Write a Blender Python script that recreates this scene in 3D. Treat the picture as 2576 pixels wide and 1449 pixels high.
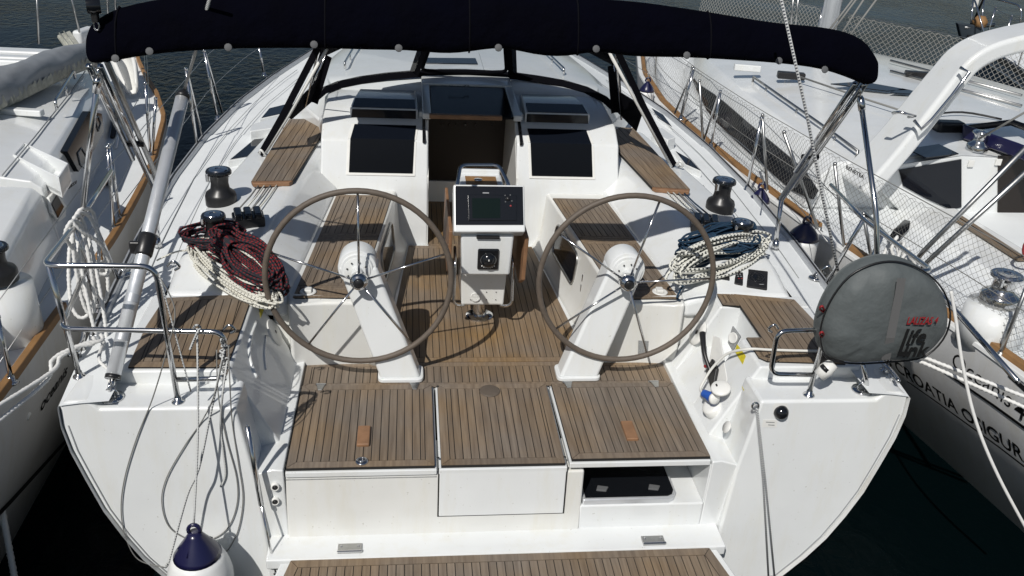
import bpy, bmesh, math, random
import numpy as np
from mathutils import Vector, Matrix
random.seed(7)
SC = bpy.context.scene
for o in list(bpy.data.objects): bpy.data.objects.remove(o)
# ------------------------------------------------------------------ camera
# survey frame: x to starboard, y forward, z up, origin on the cockpit sole; photo measured at 2576 px width
F_PX = 2200.04
R3 = np.array([[0.99305076, -0.10279344, 0.05730362], [-0.00418012, 0.4558004, 0.8900722], [0.1176126, 0.88412641, -0.45220324]])
CP = np.array([-0.50487513, 0.0, 2.95])
cd = bpy.data.cameras.new('camera'); cam = bpy.data.objects.new('camera', cd); SC.collection.objects.link(cam)
cd.sensor_width = 36; cd.lens = F_PX / 2576 * 36; cd.clip_start = .05; cd.clip_end = 2000
M = Matrix.Identity(4)
for i in range(3):
    M[i][0] = R3[0, i]; M[i][1] = R3[1, i]; M[i][2] = -R3[2, i]; M[i][3] = CP[i]
cam.matrix_world = M; SC.camera = cam
SC.render.resolution_x = 1024; SC.render.resolution_y = 576
# ------------------------------------------------------------------ light
SUN = Vector((-.34, -.60, .74)).normalized()
w = bpy.data.worlds.new('World'); SC.world = w; w.use_nodes = True
nt = w.node_tree; bg = nt.nodes['Background']; sk = nt.nodes.new('ShaderNodeTexSky')
sk.sky_type = 'NISHITA'; sk.sun_disc = False; sk.sun_elevation = math.asin(SUN.z); sk.sun_rotation = math.atan2(SUN.x, SUN.y)
nt.links.new(sk.outputs[0], bg.inputs[0]); bg.inputs[1].default_value = .052
sl = bpy.data.lights.new('sun', 'SUN'); sl.energy = 4.2; sl.angle = math.radians(.5); sl.color = (1, .965, .915)
so = bpy.data.objects.new('sun', sl); SC.collection.objects.link(so); so.rotation_euler = SUN.to_track_quat('Z', 'Y').to_euler(); so.location = SUN * 30
vs = SC.view_settings; vs.view_transform = 'Standard'; vs.look = 'None'; vs.exposure = -.15; vs.gamma = 1; vs.use_curve_mapping = False

# ------------------------------------------------------------------ pixel -> place
def ray(px, py): return R3.T @ np.array([px - 1288., -(py - 724.5), F_PX])
def PZ(px, py, z): d = ray(px, py); return Vector(CP + (z - CP[2]) / d[2] * d)
def PY(px, py, y): d = ray(px, py); return Vector(CP + (y - CP[1]) / d[1] * d)
def PX(px, py, x): d = ray(px, py); return Vector(CP + (x - CP[0]) / d[0] * d)
def PP(px, py, p0, n):
    d = ray(px, py); n = np.array(n, float); return Vector(CP + n.dot(np.array(p0, float) - CP) / n.dot(d) * d)
V = Vector
# ------------------------------------------------------------------ materials
MAT = {}
def mat(name, col, rough=.5, metal=0., coat=0., var=0., vscale=6., bump=0., bscale=200., spec=.5, bdist=.002, **kw):
    m = bpy.data.materials.new(name); m.use_nodes = True; t = m.node_tree; b = t.nodes['Principled BSDF']
    b.inputs['Base Color'].default_value = (*col, 1); b.inputs['Roughness'].default_value = rough; b.inputs['Metallic'].default_value = metal
    b.inputs['Coat Weight'].default_value = coat; b.inputs['Coat Roughness'].default_value = .06; b.inputs['Specular IOR Level'].default_value = spec
    for k, v in kw.items(): b.inputs[k].default_value = v
    tc = t.nodes.new('ShaderNodeTexCoord')
    if var:
        n = t.nodes.new('ShaderNodeTexNoise'); n.inputs['Scale'].default_value = vscale; n.inputs['Detail'].default_value = 5
        r = t.nodes.new('ShaderNodeMapRange'); r.inputs[1].default_value = .3; r.inputs[2].default_value = .7; r.inputs[3].default_value = 1 - var; r.inputs[4].default_value = 1 + var * .35
        mx = t.nodes.new('ShaderNodeMix'); mx.data_type = 'RGBA'; mx.blend_type = 'MULTIPLY'; mx.inputs[0].default_value = 1; mx.inputs[6].default_value = (*col, 1)
        t.links.new(tc.outputs['Object'], n.inputs['Vector']); t.links.new(n.outputs[0], r.inputs[0]); t.links.new(r.outputs[0], mx.inputs[7]); t.links.new(mx.outputs[2], b.inputs['Base Color'])
        r2 = t.nodes.new('ShaderNodeMapRange'); r2.inputs[3].default_value = max(.02, rough - .08); r2.inputs[4].default_value = rough + .1
        t.links.new(n.outputs[0], r2.inputs[0]); t.links.new(r2.outputs[0], b.inputs['Roughness'])
    if bump:
        n = t.nodes.new('ShaderNodeTexNoise'); n.inputs['Scale'].default_value = bscale; n.inputs['Detail'].default_value = 3
        bp = t.nodes.new('ShaderNodeBump'); bp.inputs['Strength'].default_value = bump; bp.inputs['Distance'].default_value = bdist
        t.links.new(tc.outputs['Object'], n.inputs['Vector']); t.links.new(n.outputs[0], bp.inputs['Height']); t.links.new(bp.outputs[0], b.inputs['Normal'])
    MAT[name] = m; return m
mat('gelcoat', (.735, .755, .755), .22, coat=.5, var=.05, vscale=2.5)
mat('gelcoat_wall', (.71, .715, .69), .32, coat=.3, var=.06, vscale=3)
mat('nonskid', (.73, .755, .76), .6, var=.05, vscale=4, bump=.25, bscale=450)
mat('hull_side', (.74, .745, .74), .3, coat=.3, var=.12, vscale=1.5)
mat('caulk', (.012, .011, .010), .7)
mat('steel', (.62, .62, .62), .12, metal=1)
mat('steel_dull', (.45, .45, .44), .35, metal=1, var=.1, vscale=40)
mat('alloy', (.74, .76, .78), .33, metal=.55, var=.04, vscale=30)
mat('toerail', (.50, .52, .54), .45, metal=.5, var=.08, vscale=20)
mat('black_plastic', (.015, .015, .016), .35, bump=.1, bscale=300)
mat('black_gloss', (.008, .009, .011), .12, coat=.3)
mat('acrylic_dull', (.006, .007, .009), .16, spec=.12)
mat('acrylic', (.006, .008, .013), .07, coat=.12, spec=.3)
mat('canvas', (.0009, .0010, .0036), .9, var=.3, vscale=6, bump=.8, bscale=9, bdist=.03, spec=.04)
mat('canvas_black', (.003, .003, .005), .85, bump=.3, bscale=600, spec=.08)
mat('grey_dot', (.26, .27, .28), .6); mat('stud', (.11, .113, .117), .7, spec=.2)
mat('leather', (.115, .092, .072), .6, var=.15, vscale=30, bump=.3, bscale=300)
mat('white_plastic', (.74, .74, .71), .35, var=.05, vscale=10)
mat('bag', (.092, .105, .107), .65, var=.12, vscale=9, bump=.6, bscale=11, bdist=.018)
mat('reflective', (.13, .13, .13), .45)
mat('red', (.26, .012, .016), .5); mat('black_print', (.006, .006, .006), .5); mat('yellow', (.62, .52, .02), .5, var=.2, vscale=60)
mat('blue', (.015, .09, .42), .4); mat('navy_vinyl', (.010, .010, .045), .28, coat=.3); mat('fender_white', (.72, .73, .72), .35, var=.05, vscale=8)
mat('teak_fresh', (.27, .145, .075), .5, var=.25, vscale=14)
mat('teak_rail', (.27, .145, .055), .55, var=.25, vscale=8)
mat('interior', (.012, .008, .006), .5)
mat('sailcloth', (.26, .275, .29), .4, var=.2, vscale=7, bump=.5, bscale=25)
mat('wrap', (.42, .42, .36), .3, var=.3, vscale=20, bump=.6, bscale=40)
mat('screen', (.006, .012, .011), .15, spec=.2); mat('print_grey', (.30, .31, .31), .5, var=.3, vscale=120)
mat('antifoul', (.02, .03, .04), .7)
mat('quay_stone', (.22, .21, .19), .85, var=.3, vscale=2, bump=.5, bscale=30)
mat('line_grey', (.20, .20, .19), .7); mat('white_line', (.68, .68, .64), .7)
mat('blue_grey', (.16, .22, .27), .4, coat=.2); mat('net_line', (.36, .35, .32), .8); mat('net_dark', (.16, .155, .14), .8)
def teak_mat(name, c0, c1):
    m = mat(name, (.21, .145, .098), .62); t = m.node_tree; b = t.nodes['Principled BSDF']; N = t.nodes.new; L = t.links.new
    tc = N('ShaderNodeTexCoord'); mp = N('ShaderNodeMapping'); mp.inputs['Scale'].default_value = (60, 3, 60)
    oi = N('ShaderNodeObjectInfo'); ad = N('ShaderNodeVectorMath'); ad.operation = 'ADD'; L(tc.outputs['Object'], ad.inputs[0]); L(oi.outputs['Random'], ad.inputs[1]); L(ad.outputs[0], mp.inputs[0])
    n = N('ShaderNodeTexNoise'); n.inputs['Scale'].default_value = 1; n.inputs['Detail'].default_value = 6; L(mp.outputs[0], n.inputs[0])
    n2 = N('ShaderNodeTexNoise'); n2.inputs['Scale'].default_value = 2.2; n2.inputs['Detail'].default_value = 3; L(tc.outputs['Object'], n2.inputs[0])
    cr = N('ShaderNodeValToRGB'); e = cr.color_ramp.elements; e[0].position = .25; e[0].color = c0; e[1].position = .8; e[1].color = c1; L(n.outputs[0], cr.inputs[0])
    hs = N('ShaderNodeHueSaturation'); mr = N('ShaderNodeMapRange'); mr.inputs[3].default_value = .88; mr.inputs[4].default_value = 1.10; L(oi.outputs['Random'], mr.inputs[0]); L(mr.outputs[0], hs.inputs['Value'])
    ms = N('ShaderNodeMapRange'); ms.inputs[1].default_value = .35; ms.inputs[2].default_value = .68; ms.inputs[3].default_value = .72; ms.inputs[4].default_value = 1.2; L(n2.outputs[0], ms.inputs[0]); L(ms.outputs[0], hs.inputs['Saturation'])
    L(cr.outputs[0], hs.inputs['Color']); mx = N('ShaderNodeMix'); mx.data_type = 'RGBA'; mx.blend_type = 'MULTIPLY'; mx.inputs[0].default_value = 1
    m3 = N('ShaderNodeMapRange'); m3.inputs[1].default_value = .3; m3.inputs[2].default_value = .7; m3.inputs[3].default_value = .86; m3.inputs[4].default_value = 1.06; L(n2.outputs[0], m3.inputs[0])
    L(hs.outputs[0], mx.inputs[6]); L(m3.outputs[0], mx.inputs[7]); L(mx.outputs[2], b.inputs['Base Color'])
    bp = N('ShaderNodeBump'); bp.inputs['Strength'].default_value = .25; bp.inputs['Distance'].default_value = .001; L(n.outputs[0], bp.inputs['Height']); L(bp.outputs[0], b.inputs['Normal'])
teak_mat('teak', (.142, .102, .068, 1), (.262, .200, .137, 1)); teak_mat('teak_sole', (.158, .104, .057, 1), (.285, .200, .116, 1))
def glass_mat(name, tint, refl):
    m = bpy.data.materials.new(name); m.use_nodes = True; t = m.node_tree; t.nodes.clear(); N = t.nodes.new
    o = N('ShaderNodeOutputMaterial'); tr = N('ShaderNodeBsdfTransparent'); tr.inputs[0].default_value = (*tint, 1); g = N('ShaderNodeBsdfGlossy'); g.inputs['Roughness'].default_value = .04
    mx = N('ShaderNodeMixShader'); mx.inputs[0].default_value = refl
    t.links.new(tr.outputs[0], mx.inputs[1]); t.links.new(g.outputs[0], mx.inputs[2]); t.links.new(mx.outputs[0], o.inputs[0]); MAT[name] = m
glass_mat('clear_vinyl', (.88, .90, .91), .12)
def braid_mat(name, ca, cb, thr, ku=2 * math.pi / .022, kv=4 * math.pi, rough=.8):
    m = mat(name, ca, rough); t = m.node_tree; b = t.nodes['Principled BSDF']; N = t.nodes.new; L = t.links.new
    uv = N('ShaderNodeUVMap'); sx = N('ShaderNodeSeparateXYZ'); L(uv.outputs[0], sx.inputs[0])
    def mt(op, a, b_):
        n = N('ShaderNodeMath'); n.operation = op
        for i, q in enumerate((a, b_)):
            if q is None: continue
            if isinstance(q, (int, float)): n.inputs[i].default_value = q
            else: L(q, n.inputs[i])
        return n.outputs[0]
    a = mt('MULTIPLY', sx.outputs[0], ku); c = mt('MULTIPLY', sx.outputs[1], kv)
    s = mt('MULTIPLY', mt('SINE', mt('ADD', a, c), None), mt('SINE', mt('SUBTRACT', a, c), None)); g = mt('GREATER_THAN', s, thr)
    mx = N('ShaderNodeMix'); mx.data_type = 'RGBA'; L(g, mx.inputs[0]); mx.inputs[6].default_value = (*ca, 1); mx.inputs[7].default_value = (*cb, 1); L(mx.outputs[2], b.inputs['Base Color'])
    bp = N('ShaderNodeBump'); bp.inputs['Strength'].default_value = .35; bp.inputs['Distance'].default_value = .0015; L(s, bp.inputs['Height']); L(bp.outputs[0], b.inputs['Normal'])
braid_mat('rope_red', (.008, .010, .016), (.15, .007, .011), .32, ku=2 * math.pi / .055, kv=2 * math.pi)
braid_mat('rope_blue', (.003, .016, .04), (.007, .05, .10), .2, ku=2 * math.pi / .02)
braid_mat('rope_fleck', (.62, .61, .54), (.02, .02, .02), .80, ku=2 * math.pi / .05, kv=2 * math.pi)
braid_mat('rope_fleck_bold', (.66, .66, .60), (.015, .02, .025), .5, ku=2 * math.pi / .06, kv=2 * math.pi)
braid_mat('cord_fleck', (.50, .51, .50), (.05, .055, .07), .35, ku=2 * math.pi / .03, kv=2 * math.pi)
mat('rope_white', (.70, .70, .68), .75, var=.06, vscale=60)
def water_mat():
    m = mat('water', (.0008, .0032, .0038), .08, spec=.11); t = m.node_tree; b = t.nodes['Principled BSDF']; N = t.nodes.new; L = t.links.new
    b.inputs['IOR'].default_value = 1.33
    tc = N('ShaderNodeTexCoord'); mp = N('ShaderNodeMapping'); mp.inputs['Scale'].default_value = (1, .75, 1); L(tc.outputs['Object'], mp.inputs[0])
    n = N('ShaderNodeTexNoise'); n.inputs['Scale'].default_value = 6.5; n.inputs['Detail'].default_value = 6; n.inputs['Distortion'].default_value = .6; L(mp.outputs[0], n.inputs[0])
    n2 = N('ShaderNodeTexNoise'); n2.inputs['Scale'].default_value = .35; n2.inputs['Detail'].default_value = 2; L(mp.outputs[0], n2.inputs[0])
    mr = N('ShaderNodeMapRange'); mr.inputs[1].default_value = .35; mr.inputs[2].default_value = .65; mr.inputs[3].default_value = .15; mr.inputs[4].default_value = .9; L(n2.outputs[0], mr.inputs[0])
    bp = N('ShaderNodeBump'); bp.inputs['Distance'].default_value = .05; L(mr.outputs[0], bp.inputs['Strength']); L(n.outputs[0], bp.inputs['Height']); L(bp.outputs[0], b.inputs['Normal'])
water_mat()

def wear(name, tint=(.955, .935, .88), amt=.55):
    t = MAT[name].node_tree; b = t.nodes['Principled BSDF']; N = t.nodes.new; L = t.links.new; src = b.inputs['Base Color'].links[0].from_socket
    tc = N('ShaderNodeTexCoord'); mp = N('ShaderNodeMapping'); mp.inputs['Scale'].default_value = (7, 7, 1.1); L(tc.outputs['Object'], mp.inputs[0])
    n = N('ShaderNodeTexNoise'); n.inputs['Scale'].default_value = 1.3; n.inputs['Detail'].default_value = 8; n.inputs['Roughness'].default_value = .7; L(mp.outputs[0], n.inputs[0])
    n2 = N('ShaderNodeTexNoise'); n2.inputs['Scale'].default_value = 60; n2.inputs['Detail'].default_value = 2; L(tc.outputs['Object'], n2.inputs[0])
    r = N('ShaderNodeMapRange'); r.inputs[1].default_value = .50; r.inputs[2].default_value = .74; r.inputs[4].default_value = amt; L(n.outputs[0], r.inputs[0])
    r2 = N('ShaderNodeMapRange'); r2.inputs[1].default_value = .72; r2.inputs[2].default_value = .76; r2.inputs[4].default_value = .9; L(n2.outputs[0], r2.inputs[0])
    mx = N('ShaderNodeMix'); mx.data_type = 'RGBA'; mx.blend_type = 'MULTIPLY'; L(r.outputs[0], mx.inputs[0]); L(src, mx.inputs[6]); mx.inputs[7].default_value = (*tint, 1)
    m2 = N('ShaderNodeMix'); m2.data_type = 'RGBA'; m2.blend_type = 'MULTIPLY'; L(r2.outputs[0], m2.inputs[0]); L(mx.outputs[2], m2.inputs[6]); m2.inputs[7].default_value = (.72, .70, .66, 1); L(m2.outputs[2], b.inputs['Base Color'])
    w_ = N('ShaderNodeTexNoise'); w_.inputs['Scale'].default_value = 3.5; L(tc.outputs['Object'], w_.inputs[0]); bp = N('ShaderNodeBump'); bp.inputs['Strength'].default_value = .12; bp.inputs['Distance'].default_value = .02; L(w_.outputs[0], bp.inputs['Height']); L(bp.outputs[0], b.inputs['Coat Normal']); L(bp.outputs[0], b.inputs['Normal'])
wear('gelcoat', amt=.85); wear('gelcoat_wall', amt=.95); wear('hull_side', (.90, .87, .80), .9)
# ------------------------------------------------------------------ builders
def link(o, parent=None):
    SC.collection.objects.link(o)
    if parent is not None: o.parent = parent
    return o
def tag(o, label=None, cat=None, group=None, kind=None):
    if label: o['label'] = label
    if cat: o['category'] = cat
    if group: o['group'] = group
    if kind: o['kind'] = kind
    return o
def empty(name, loc, label, cat, group=None):
    o = bpy.data.objects.new(name, None); o.empty_display_size = .1; link(o)
    ORI[o.name] = V(loc); o.location = loc
    return tag(o, label, cat, group)
ORI = {}
def off(parent):
    p = V((0, 0, 0)); q = parent
    while q is not None:
        p += q.location; q = q.parent
    return p
def mesh(name, vs, fs, m, parent=None, smooth=False, bevel=0, seg=3, uv=None, ang=30, sub=0):
    d = off(parent) if parent is not None else V((0, 0, 0))
    me = bpy.data.meshes.new(name); me.from_pydata([V(v) - d for v in vs], [], fs); me.update()
    me.materials.append(MAT[m])
    if bevel or not smooth:
        bm = bmesh.new(); bm.from_mesh(me); bmesh.ops.recalc_face_normals(bm, faces=bm.faces); bm.to_mesh(me); bm.free()
    if smooth or bevel: me.polygons.foreach_set('use_smooth', [True] * len(me.polygons))
    if uv is not None:
        l = me.uv_layers.new(name='UVMap'); l.data.foreach_set('uv', np.asarray(uv, np.float32).ravel())
    o = link(bpy.data.objects.new(name, me), parent)
    if bevel:
        b = o.modifiers.new('bevel', 'BEVEL'); b.width = bevel; b.segments = seg; b.limit_method = 'ANGLE'; b.angle_limit = math.radians(ang); b.harden_normals = True
    if sub:
        s = o.modifiers.new('sub', 'SUBSURF'); s.levels = sub; s.render_levels = sub
    return o
def box(name, c, s, m, parent=None, bevel=.004, rz=0., ax=None, seg=2):
    X, Y_, Z_ = ax if ax else (V((math.cos(rz), math.sin(rz), 0)), V((-math.sin(rz), math.cos(rz), 0)), V((0, 0, 1)))
    c = V(c); vs = [c + X * (sx * s[0] / 2) + Y_ * (sy * s[1] / 2) + Z_ * (sz * s[2] / 2) for sx in (-1, 1) for sy in (-1, 1) for sz in (-1, 1)]
    return mesh(name, vs, [(0, 1, 3, 2), (4, 6, 7, 5), (0, 4, 5, 1), (2, 3, 7, 6), (0, 2, 6, 4), (1, 5, 7, 3)], m, parent, bevel=bevel, seg=seg)
def prism(name, poly, z0, z1, m, parent=None, bevel=0, seg=2):
    n = len(poly); zt = z1 if callable(z1) else (lambda x, y: z1); zb = z0 if callable(z0) else (lambda x, y: z0)
    vs = [(p[0], p[1], zb(*p[:2])) for p in poly] + [(p[0], p[1], zt(*p[:2])) for p in poly]
    fs = [tuple(range(n))[::-1], tuple(range(n, 2 * n))] + [(i, (i + 1) % n, n + (i + 1) % n, n + i) for i in range(n)]
    return mesh(name, vs, fs, m, parent, bevel=bevel, seg=seg)
def slab(name, pts, th, m, parent=None, bevel=0, n=None, seg=2):
    """plate whose outer face is the 3D polygon pts; thickness goes along n (default: away from the camera)"""
    pts = [V(p) for p in pts]
    if n is None:
        n = (pts[1] - pts[0]).cross(pts[2] - pts[0]).normalized()
        if n.dot(pts[0] - V(CP)) < 0: n = -n
    k = len(pts); vs = pts + [p + V(n) * th for p in pts]
    fs = [tuple(range(k)), tuple(range(k, 2 * k))[::-1]] + [(i, (i + 1) % k, k + (i + 1) % k, k + i) for i in range(k)]
    return mesh(name, vs, fs, m, parent, bevel=bevel, seg=seg)
def loft(name, rings, m, parent=None, closed=True, caps=True, bevel=0, smooth=False, seg=3, sub=0, ang=30):
    k = len(rings[0]); vs = [p for r in rings for p in r]; fs = []
    for i in range(len(rings) - 1):
        for j in range(k if closed else k - 1):
            a = i * k + j; b = i * k + (j + 1) % k; fs.append((a, b, b + k, a + k))
    if caps and closed: fs += [tuple(range(k))[::-1], tuple(range((len(rings) - 1) * k, len(rings) * k))]
    return mesh(name, vs, fs, m, parent, bevel=bevel, smooth=smooth, seg=seg, sub=sub, ang=ang)
def spline(pts, k=8, closed=False):
    P = [V(p) for p in pts]; n = len(P); out = []
    for i in range(n if closed else n - 1):
        if closed: p0, p1, p2, p3 = P[i - 1], P[i], P[(i + 1) % n], P[(i + 2) % n]
        else: p0, p1, p2, p3 = P[max(i - 1, 0)], P[i], P[i + 1], P[min(i + 2, n - 1)]
        for j in range(k):
            t = j / k; out.append(.5 * ((2 * p1) + (p2 - p0) * t + (2 * p0 - 5 * p1 + 4 * p2 - p3) * t * t + (3 * p1 - p0 - 3 * p2 + p3) * t ** 3))
    if not closed: out.append(P[-1])
    return out
def fillet(pts, r, k=5):
    P = [V(p) for p in pts]; out = [P[0]]
    for i in range(1, len(P) - 1):
        a = (P[i - 1] - P[i]); b = (P[i + 1] - P[i]); d = min(r, a.length * .45, b.length * .45); A = P[i] + a.normalized() * d; B = P[i] + b.normalized() * d
        for j in range(k + 1):
            t = j / k; out.append(A * (1 - t) ** 2 + P[i] * 2 * t * (1 - t) + B * t * t)
    return out + [P[-1]]
def resample(P, step):
    P = [V(p) for p in P]; out = [P[0]]; acc = 0
    for a, b in zip(P, P[1:]):
        L = (b - a).length
        if L < 1e-9: continue
        t = step - acc
        while t <= L: out.append(a + (b - a) * (t / L)); t += step
        acc = L - (t - step)
    if (out[-1] - P[-1]).length > step * .2: out.append(P[-1])
    return out
def tube(name, pts, r, m, parent=None, n=8, closed=False, laid=0, caps=True):
    """swept round bar; laid > 0 twists a three-lobed section with that pitch, as in laid rope"""
    P = [V(p) for p in pts]; k = len(P); vs = []; uvs = []; s = 0.; T0 = None; N0 = None; S = []
    for i, p in enumerate(P):
        a = P[i - 1] if (i > 0 or closed) else P[0]; b = P[(i + 1) % k] if (i < k - 1 or closed) else P[-1]
        T = (b - a); T = T.normalized() if T.length > 1e-9 else V((0, 0, 1))
        if N0 is None:
            N0 = T.cross(V((0, 0, 1))); N0 = N0 if N0.length > .05 else T.cross(V((1, 0, 0))); N0.normalize()
        else: N0 = (N0 - T * N0.dot(T)); N0 = N0.normalized() if N0.length > 1e-6 else T.orthogonal().normalized()
        B = T.cross(N0)
        if i: s += (p - P[i - 1]).length
        S.append(s); ri = r[i] if hasattr(r, '__len__') else r
        for j in range(n):
            th = 2 * math.pi * j / n; q = ri * (1 - .38 * abs(math.sin(1.5 * (th - 2 * math.pi * s / laid)))) if laid else ri
            vs.append(p + N0 * (math.cos(th) * q) + B * (math.sin(th) * q))
    fs = []
    for i in range(k if closed else k - 1):
        i2 = (i + 1) % k; s1 = S[i]; s2 = S[i2] if i2 else S[-1] + (P[0] - P[-1]).length
        for j in range(n):
            j2 = (j + 1) % n; fs.append((i * n + j, i * n + j2, i2 * n + j2, i2 * n + j)); uvs += [(s1, j / n), (s1, (j + 1) / n), (s2, (j + 1) / n), (s2, j / n)]
    if caps and not closed:
        fs += [tuple(range(n))[::-1], tuple(range((k - 1) * n, k * n))]; uvs += [(0, 0)] * (2 * n)
    return mesh(name, vs, fs, m, parent, smooth=True, uv=uvs)
def merge(name, objs, m, parent=None):
    """join several freshly made meshes of one thing into one mesh object"""
    bm = bmesh.new()
    for o in objs: bm.from_mesh(o.data)
    me = bpy.data.meshes.new(name); bm.to_mesh(me); bm.free(); me.materials.append(MAT[m])
    for o in objs: d = o.data; bpy.data.objects.remove(o); bpy.data.meshes.remove(d)
    return link(bpy.data.objects.new(name, me), parent)
def lathe(name, prof, c, m, parent=None, axis=(0, 0, 1), n=20, bevel=0):
    A = V(axis).normalized(); U = A.orthogonal().normalized(); W = A.cross(U); c = V(c); vs = []; fs = []
    for r, h in prof:
        for j in range(n): t = 2 * math.pi * j / n; vs.append(c + A * h + (U * math.cos(t) + W * math.sin(t)) * max(r, 1e-4))
    for i in range(len(prof) - 1):
        for j in range(n): j2 = (j + 1) % n; fs.append((i * n + j, i * n + j2, (i + 1) * n + j2, (i + 1) * n + j))
    fs += [tuple(range(n))[::-1], tuple(range((len(prof) - 1) * n, len(prof) * n))]
    o = mesh(name, vs, fs, m, parent, smooth=True)
    return o
def sharp(o, deg=35):
    b = o.modifiers.new('edge', 'EDGE_SPLIT'); b.split_angle = math.radians(deg); return o
def text(name, s, size, p, right, up, m, parent, th=.0012, bold=0., shear=0., sx=1.):
    c = bpy.data.curves.new(name, 'FONT'); c.body = s; c.size = size; c.extrude = th; c.offset = bold; c.shear = shear; c.align_x = 'CENTER'; c.align_y = 'CENTER'; c.resolution_u = 3
    t = bpy.data.objects.new(name, c); SC.collection.objects.link(t); bpy.context.view_layer.update()
    me = bpy.data.meshes.new_from_object(t.evaluated_get(bpy.context.evaluated_depsgraph_get())); bpy.data.objects.remove(t)
    X = V(right).normalized(); U = V(up); U = (U - X * U.dot(X)).normalized(); N = X.cross(U); d = off(parent); p = V(p) - d
    for v in me.vertices: v.co = p + X * (v.co.x * sx) + U * v.co.y + N * v.co.z
    me.materials.clear(); me.materials.append(MAT[m]); o = link(bpy.data.objects.new(name, me), parent); o['label'] = 'printed lettering'; del o['label']
    return o
# ------------------------------------------------------------------ teak panels
def inset(poly, d):
    P = [V((p[0], p[1])) for p in poly]; n = len(P); A = sum(P[i].x * P[(i + 1) % n].y - P[(i + 1) % n].x * P[i].y for i in range(n))
    if A < 0: P = P[::-1]
    out = []
    for i in range(n):
        a, b, c = P[i - 1], P[i], P[(i + 1) % n]; e1 = (b - a).normalized(); e2 = (c - b).normalized(); n1 = V((-e1.y, e1.x)); n2 = V((-e2.y, e2.x))
        k = 1 + n1.dot(n2); out.append(b + (n1 + n2) * (d / max(k, .2)))
    return P, out
def clip_strip(poly, u, o, a, b):
    """part of poly with a <= (p-o).u <= b"""
    for s, lim in ((1, a), (-1, -b)):
        out = []; n = len(poly)
        for i in range(n):
            p, q = poly[i], poly[(i + 1) % n]; dp = s * (p - o).dot(u) - lim; dq = s * (q - o).dot(u) - lim
            if dp >= 0: out.append(p)
            if dp * dq < 0: out.append(p + (q - p) * (dp / (dp - dq)))
        poly = out
        if len(poly) < 3: return []
    return poly
def teak(name, poly, z, parent, ang=0., pitch=.0432, border=.046, gap=.0046, phase=None, skip=(), zf=None, mt='teak'):
    zf = zf or (lambda x, y: z)
    base = prism(name, poly, lambda x, y: zf(x, y) - .02, lambda x, y: zf(x, y) - .0035, 'caulk', parent)
    pl = []
    def plank(pp):
        o = prism('plank', [(p.x, p.y) for p in pp], lambda x, y: zf(x, y) - .006, zf, mt, base); pl.append(o)
    if border:
        P, Q = inset(poly, border); P2, P1 = inset(poly, .001); n = len(P)
        for i in range(n):
            if i in skip: continue
            a, b, c, d = P1[i], P1[(i + 1) % n], Q[(i + 1) % n], Q[i]; e = (b - a).normalized() * gap * .45
            plank([a + e, b - e, c - e, d + e])
        inner = inset(poly, border + gap)[1]
    else: inner = inset(poly, .002)[1]
    u = V((math.cos(ang), math.sin(ang))); o = V((0, 0)) if phase is None else V(phase)
    ds = [(p - o).dot(u) for p in inner]; k = math.floor(min(ds) / pitch)
    while k * pitch < max(ds):
        c = clip_strip(inner, u, o, k * pitch + gap / 2, (k + 1) * pitch - gap / 2); k += 1
        if len(c) >= 3:
            A = abs(sum(c[i].x * c[(i + 1) % len(c)].y - c[(i + 1) % len(c)].x * c[i].y for i in range(len(c)))) / 2
            if A > 3e-4: plank(c)
    return base
# ================================================================== water
def water():
    vs = [(-400, -60, -.80), (400, -60, -.80), (400, 700, -.80), (-400, 700, -.80)]
    o = mesh('water', vs, [(0, 1, 2, 3)], 'water'); tag(o, kind='structure')
water()
# ================================================================== the yacht in front
Y0 = empty('sailing_yacht', (0, 3.6, -.80), 'white twin-wheel yacht with teak cockpit in the foreground, moored between two others', 'sailboat')
RAIL = [(3.665, 2.166, .43), (4.5, 2.25, .44), (5.5, 2.32, .46), (6.6, 2.355, .48), (7.6, 2.31, .51), (8.6, 2.19, .54), (9.6, 1.98, .57), (10.6, 1.70, .61), (12, 1.25, .67), (13.5, .72, .74), (15, .25, .82), (15.8, .03, .86)]
TRY = lambda z: 3.67 + .08 * (z - .43)
OUT = [(2.166, .43), (2.165, .32), (2.14, .18), (2.09, .015), (2.03, -.17), (1.955, -.33), (1.87, -.48), (1.77, -.61), (1.63, -.76), (1.4, -.90), (1.0, -1.02), (.5, -1.1), (0, -1.12)]
def hull_main():
    rings = []
    for i, (y, x, z) in enumerate(RAIL):
        r = []
        for (ox, oz) in OUT:
            f = ox / 2.166; full = min(1, i / 4.); g = f ** (1 - .55 * full) if f > 0 else 0; dz = (oz - .43) * (1 + .25 * full) + z
            r.append((x * g, TRY(oz) - .02 if i == 0 else y, dz))
        rings.append(r + [(-p[0], p[1], p[2]) for p in r[-2::-1]])
    loft('hull', rings, 'hull_side', Y0, closed=False, smooth=True)
hull_main()
def interp(tab, y):
    for a, b in zip(tab, tab[1:]):
        if a[0] <= y <= b[0]: t = (y - a[0]) / (b[0] - a[0]); return [p + (q - p) * t for p, q in zip(a[1:], b[1:])]
    return tab[0][1:] if y < tab[0][0] else tab[-1][1:]
def wing(s):
    top = [(1.345, .41), (1.985, .41), (2.03, .452), (2.12, .452)]
    poly = top + [(x, z) for x, z in OUT[0:9]] + [(1.22, -.80), (1.235, -.42), (1.27, -.03)]
    a = [(s * x, TRY(z), z) for x, z in poly]; b = [(s * x, 3.92, z) for x, z in poly]
    loft('transom_quarter', [a, b], 'gelcoat', Y0, bevel=.018, seg=3)
    tube('rub_line', [(s * (x - .028), TRY(z) - .003, z) for x, z in OUT[1:10]], .0035, 'grey_dot', Y0, n=5)
for s in (-1, 1): wing(s)
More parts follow.
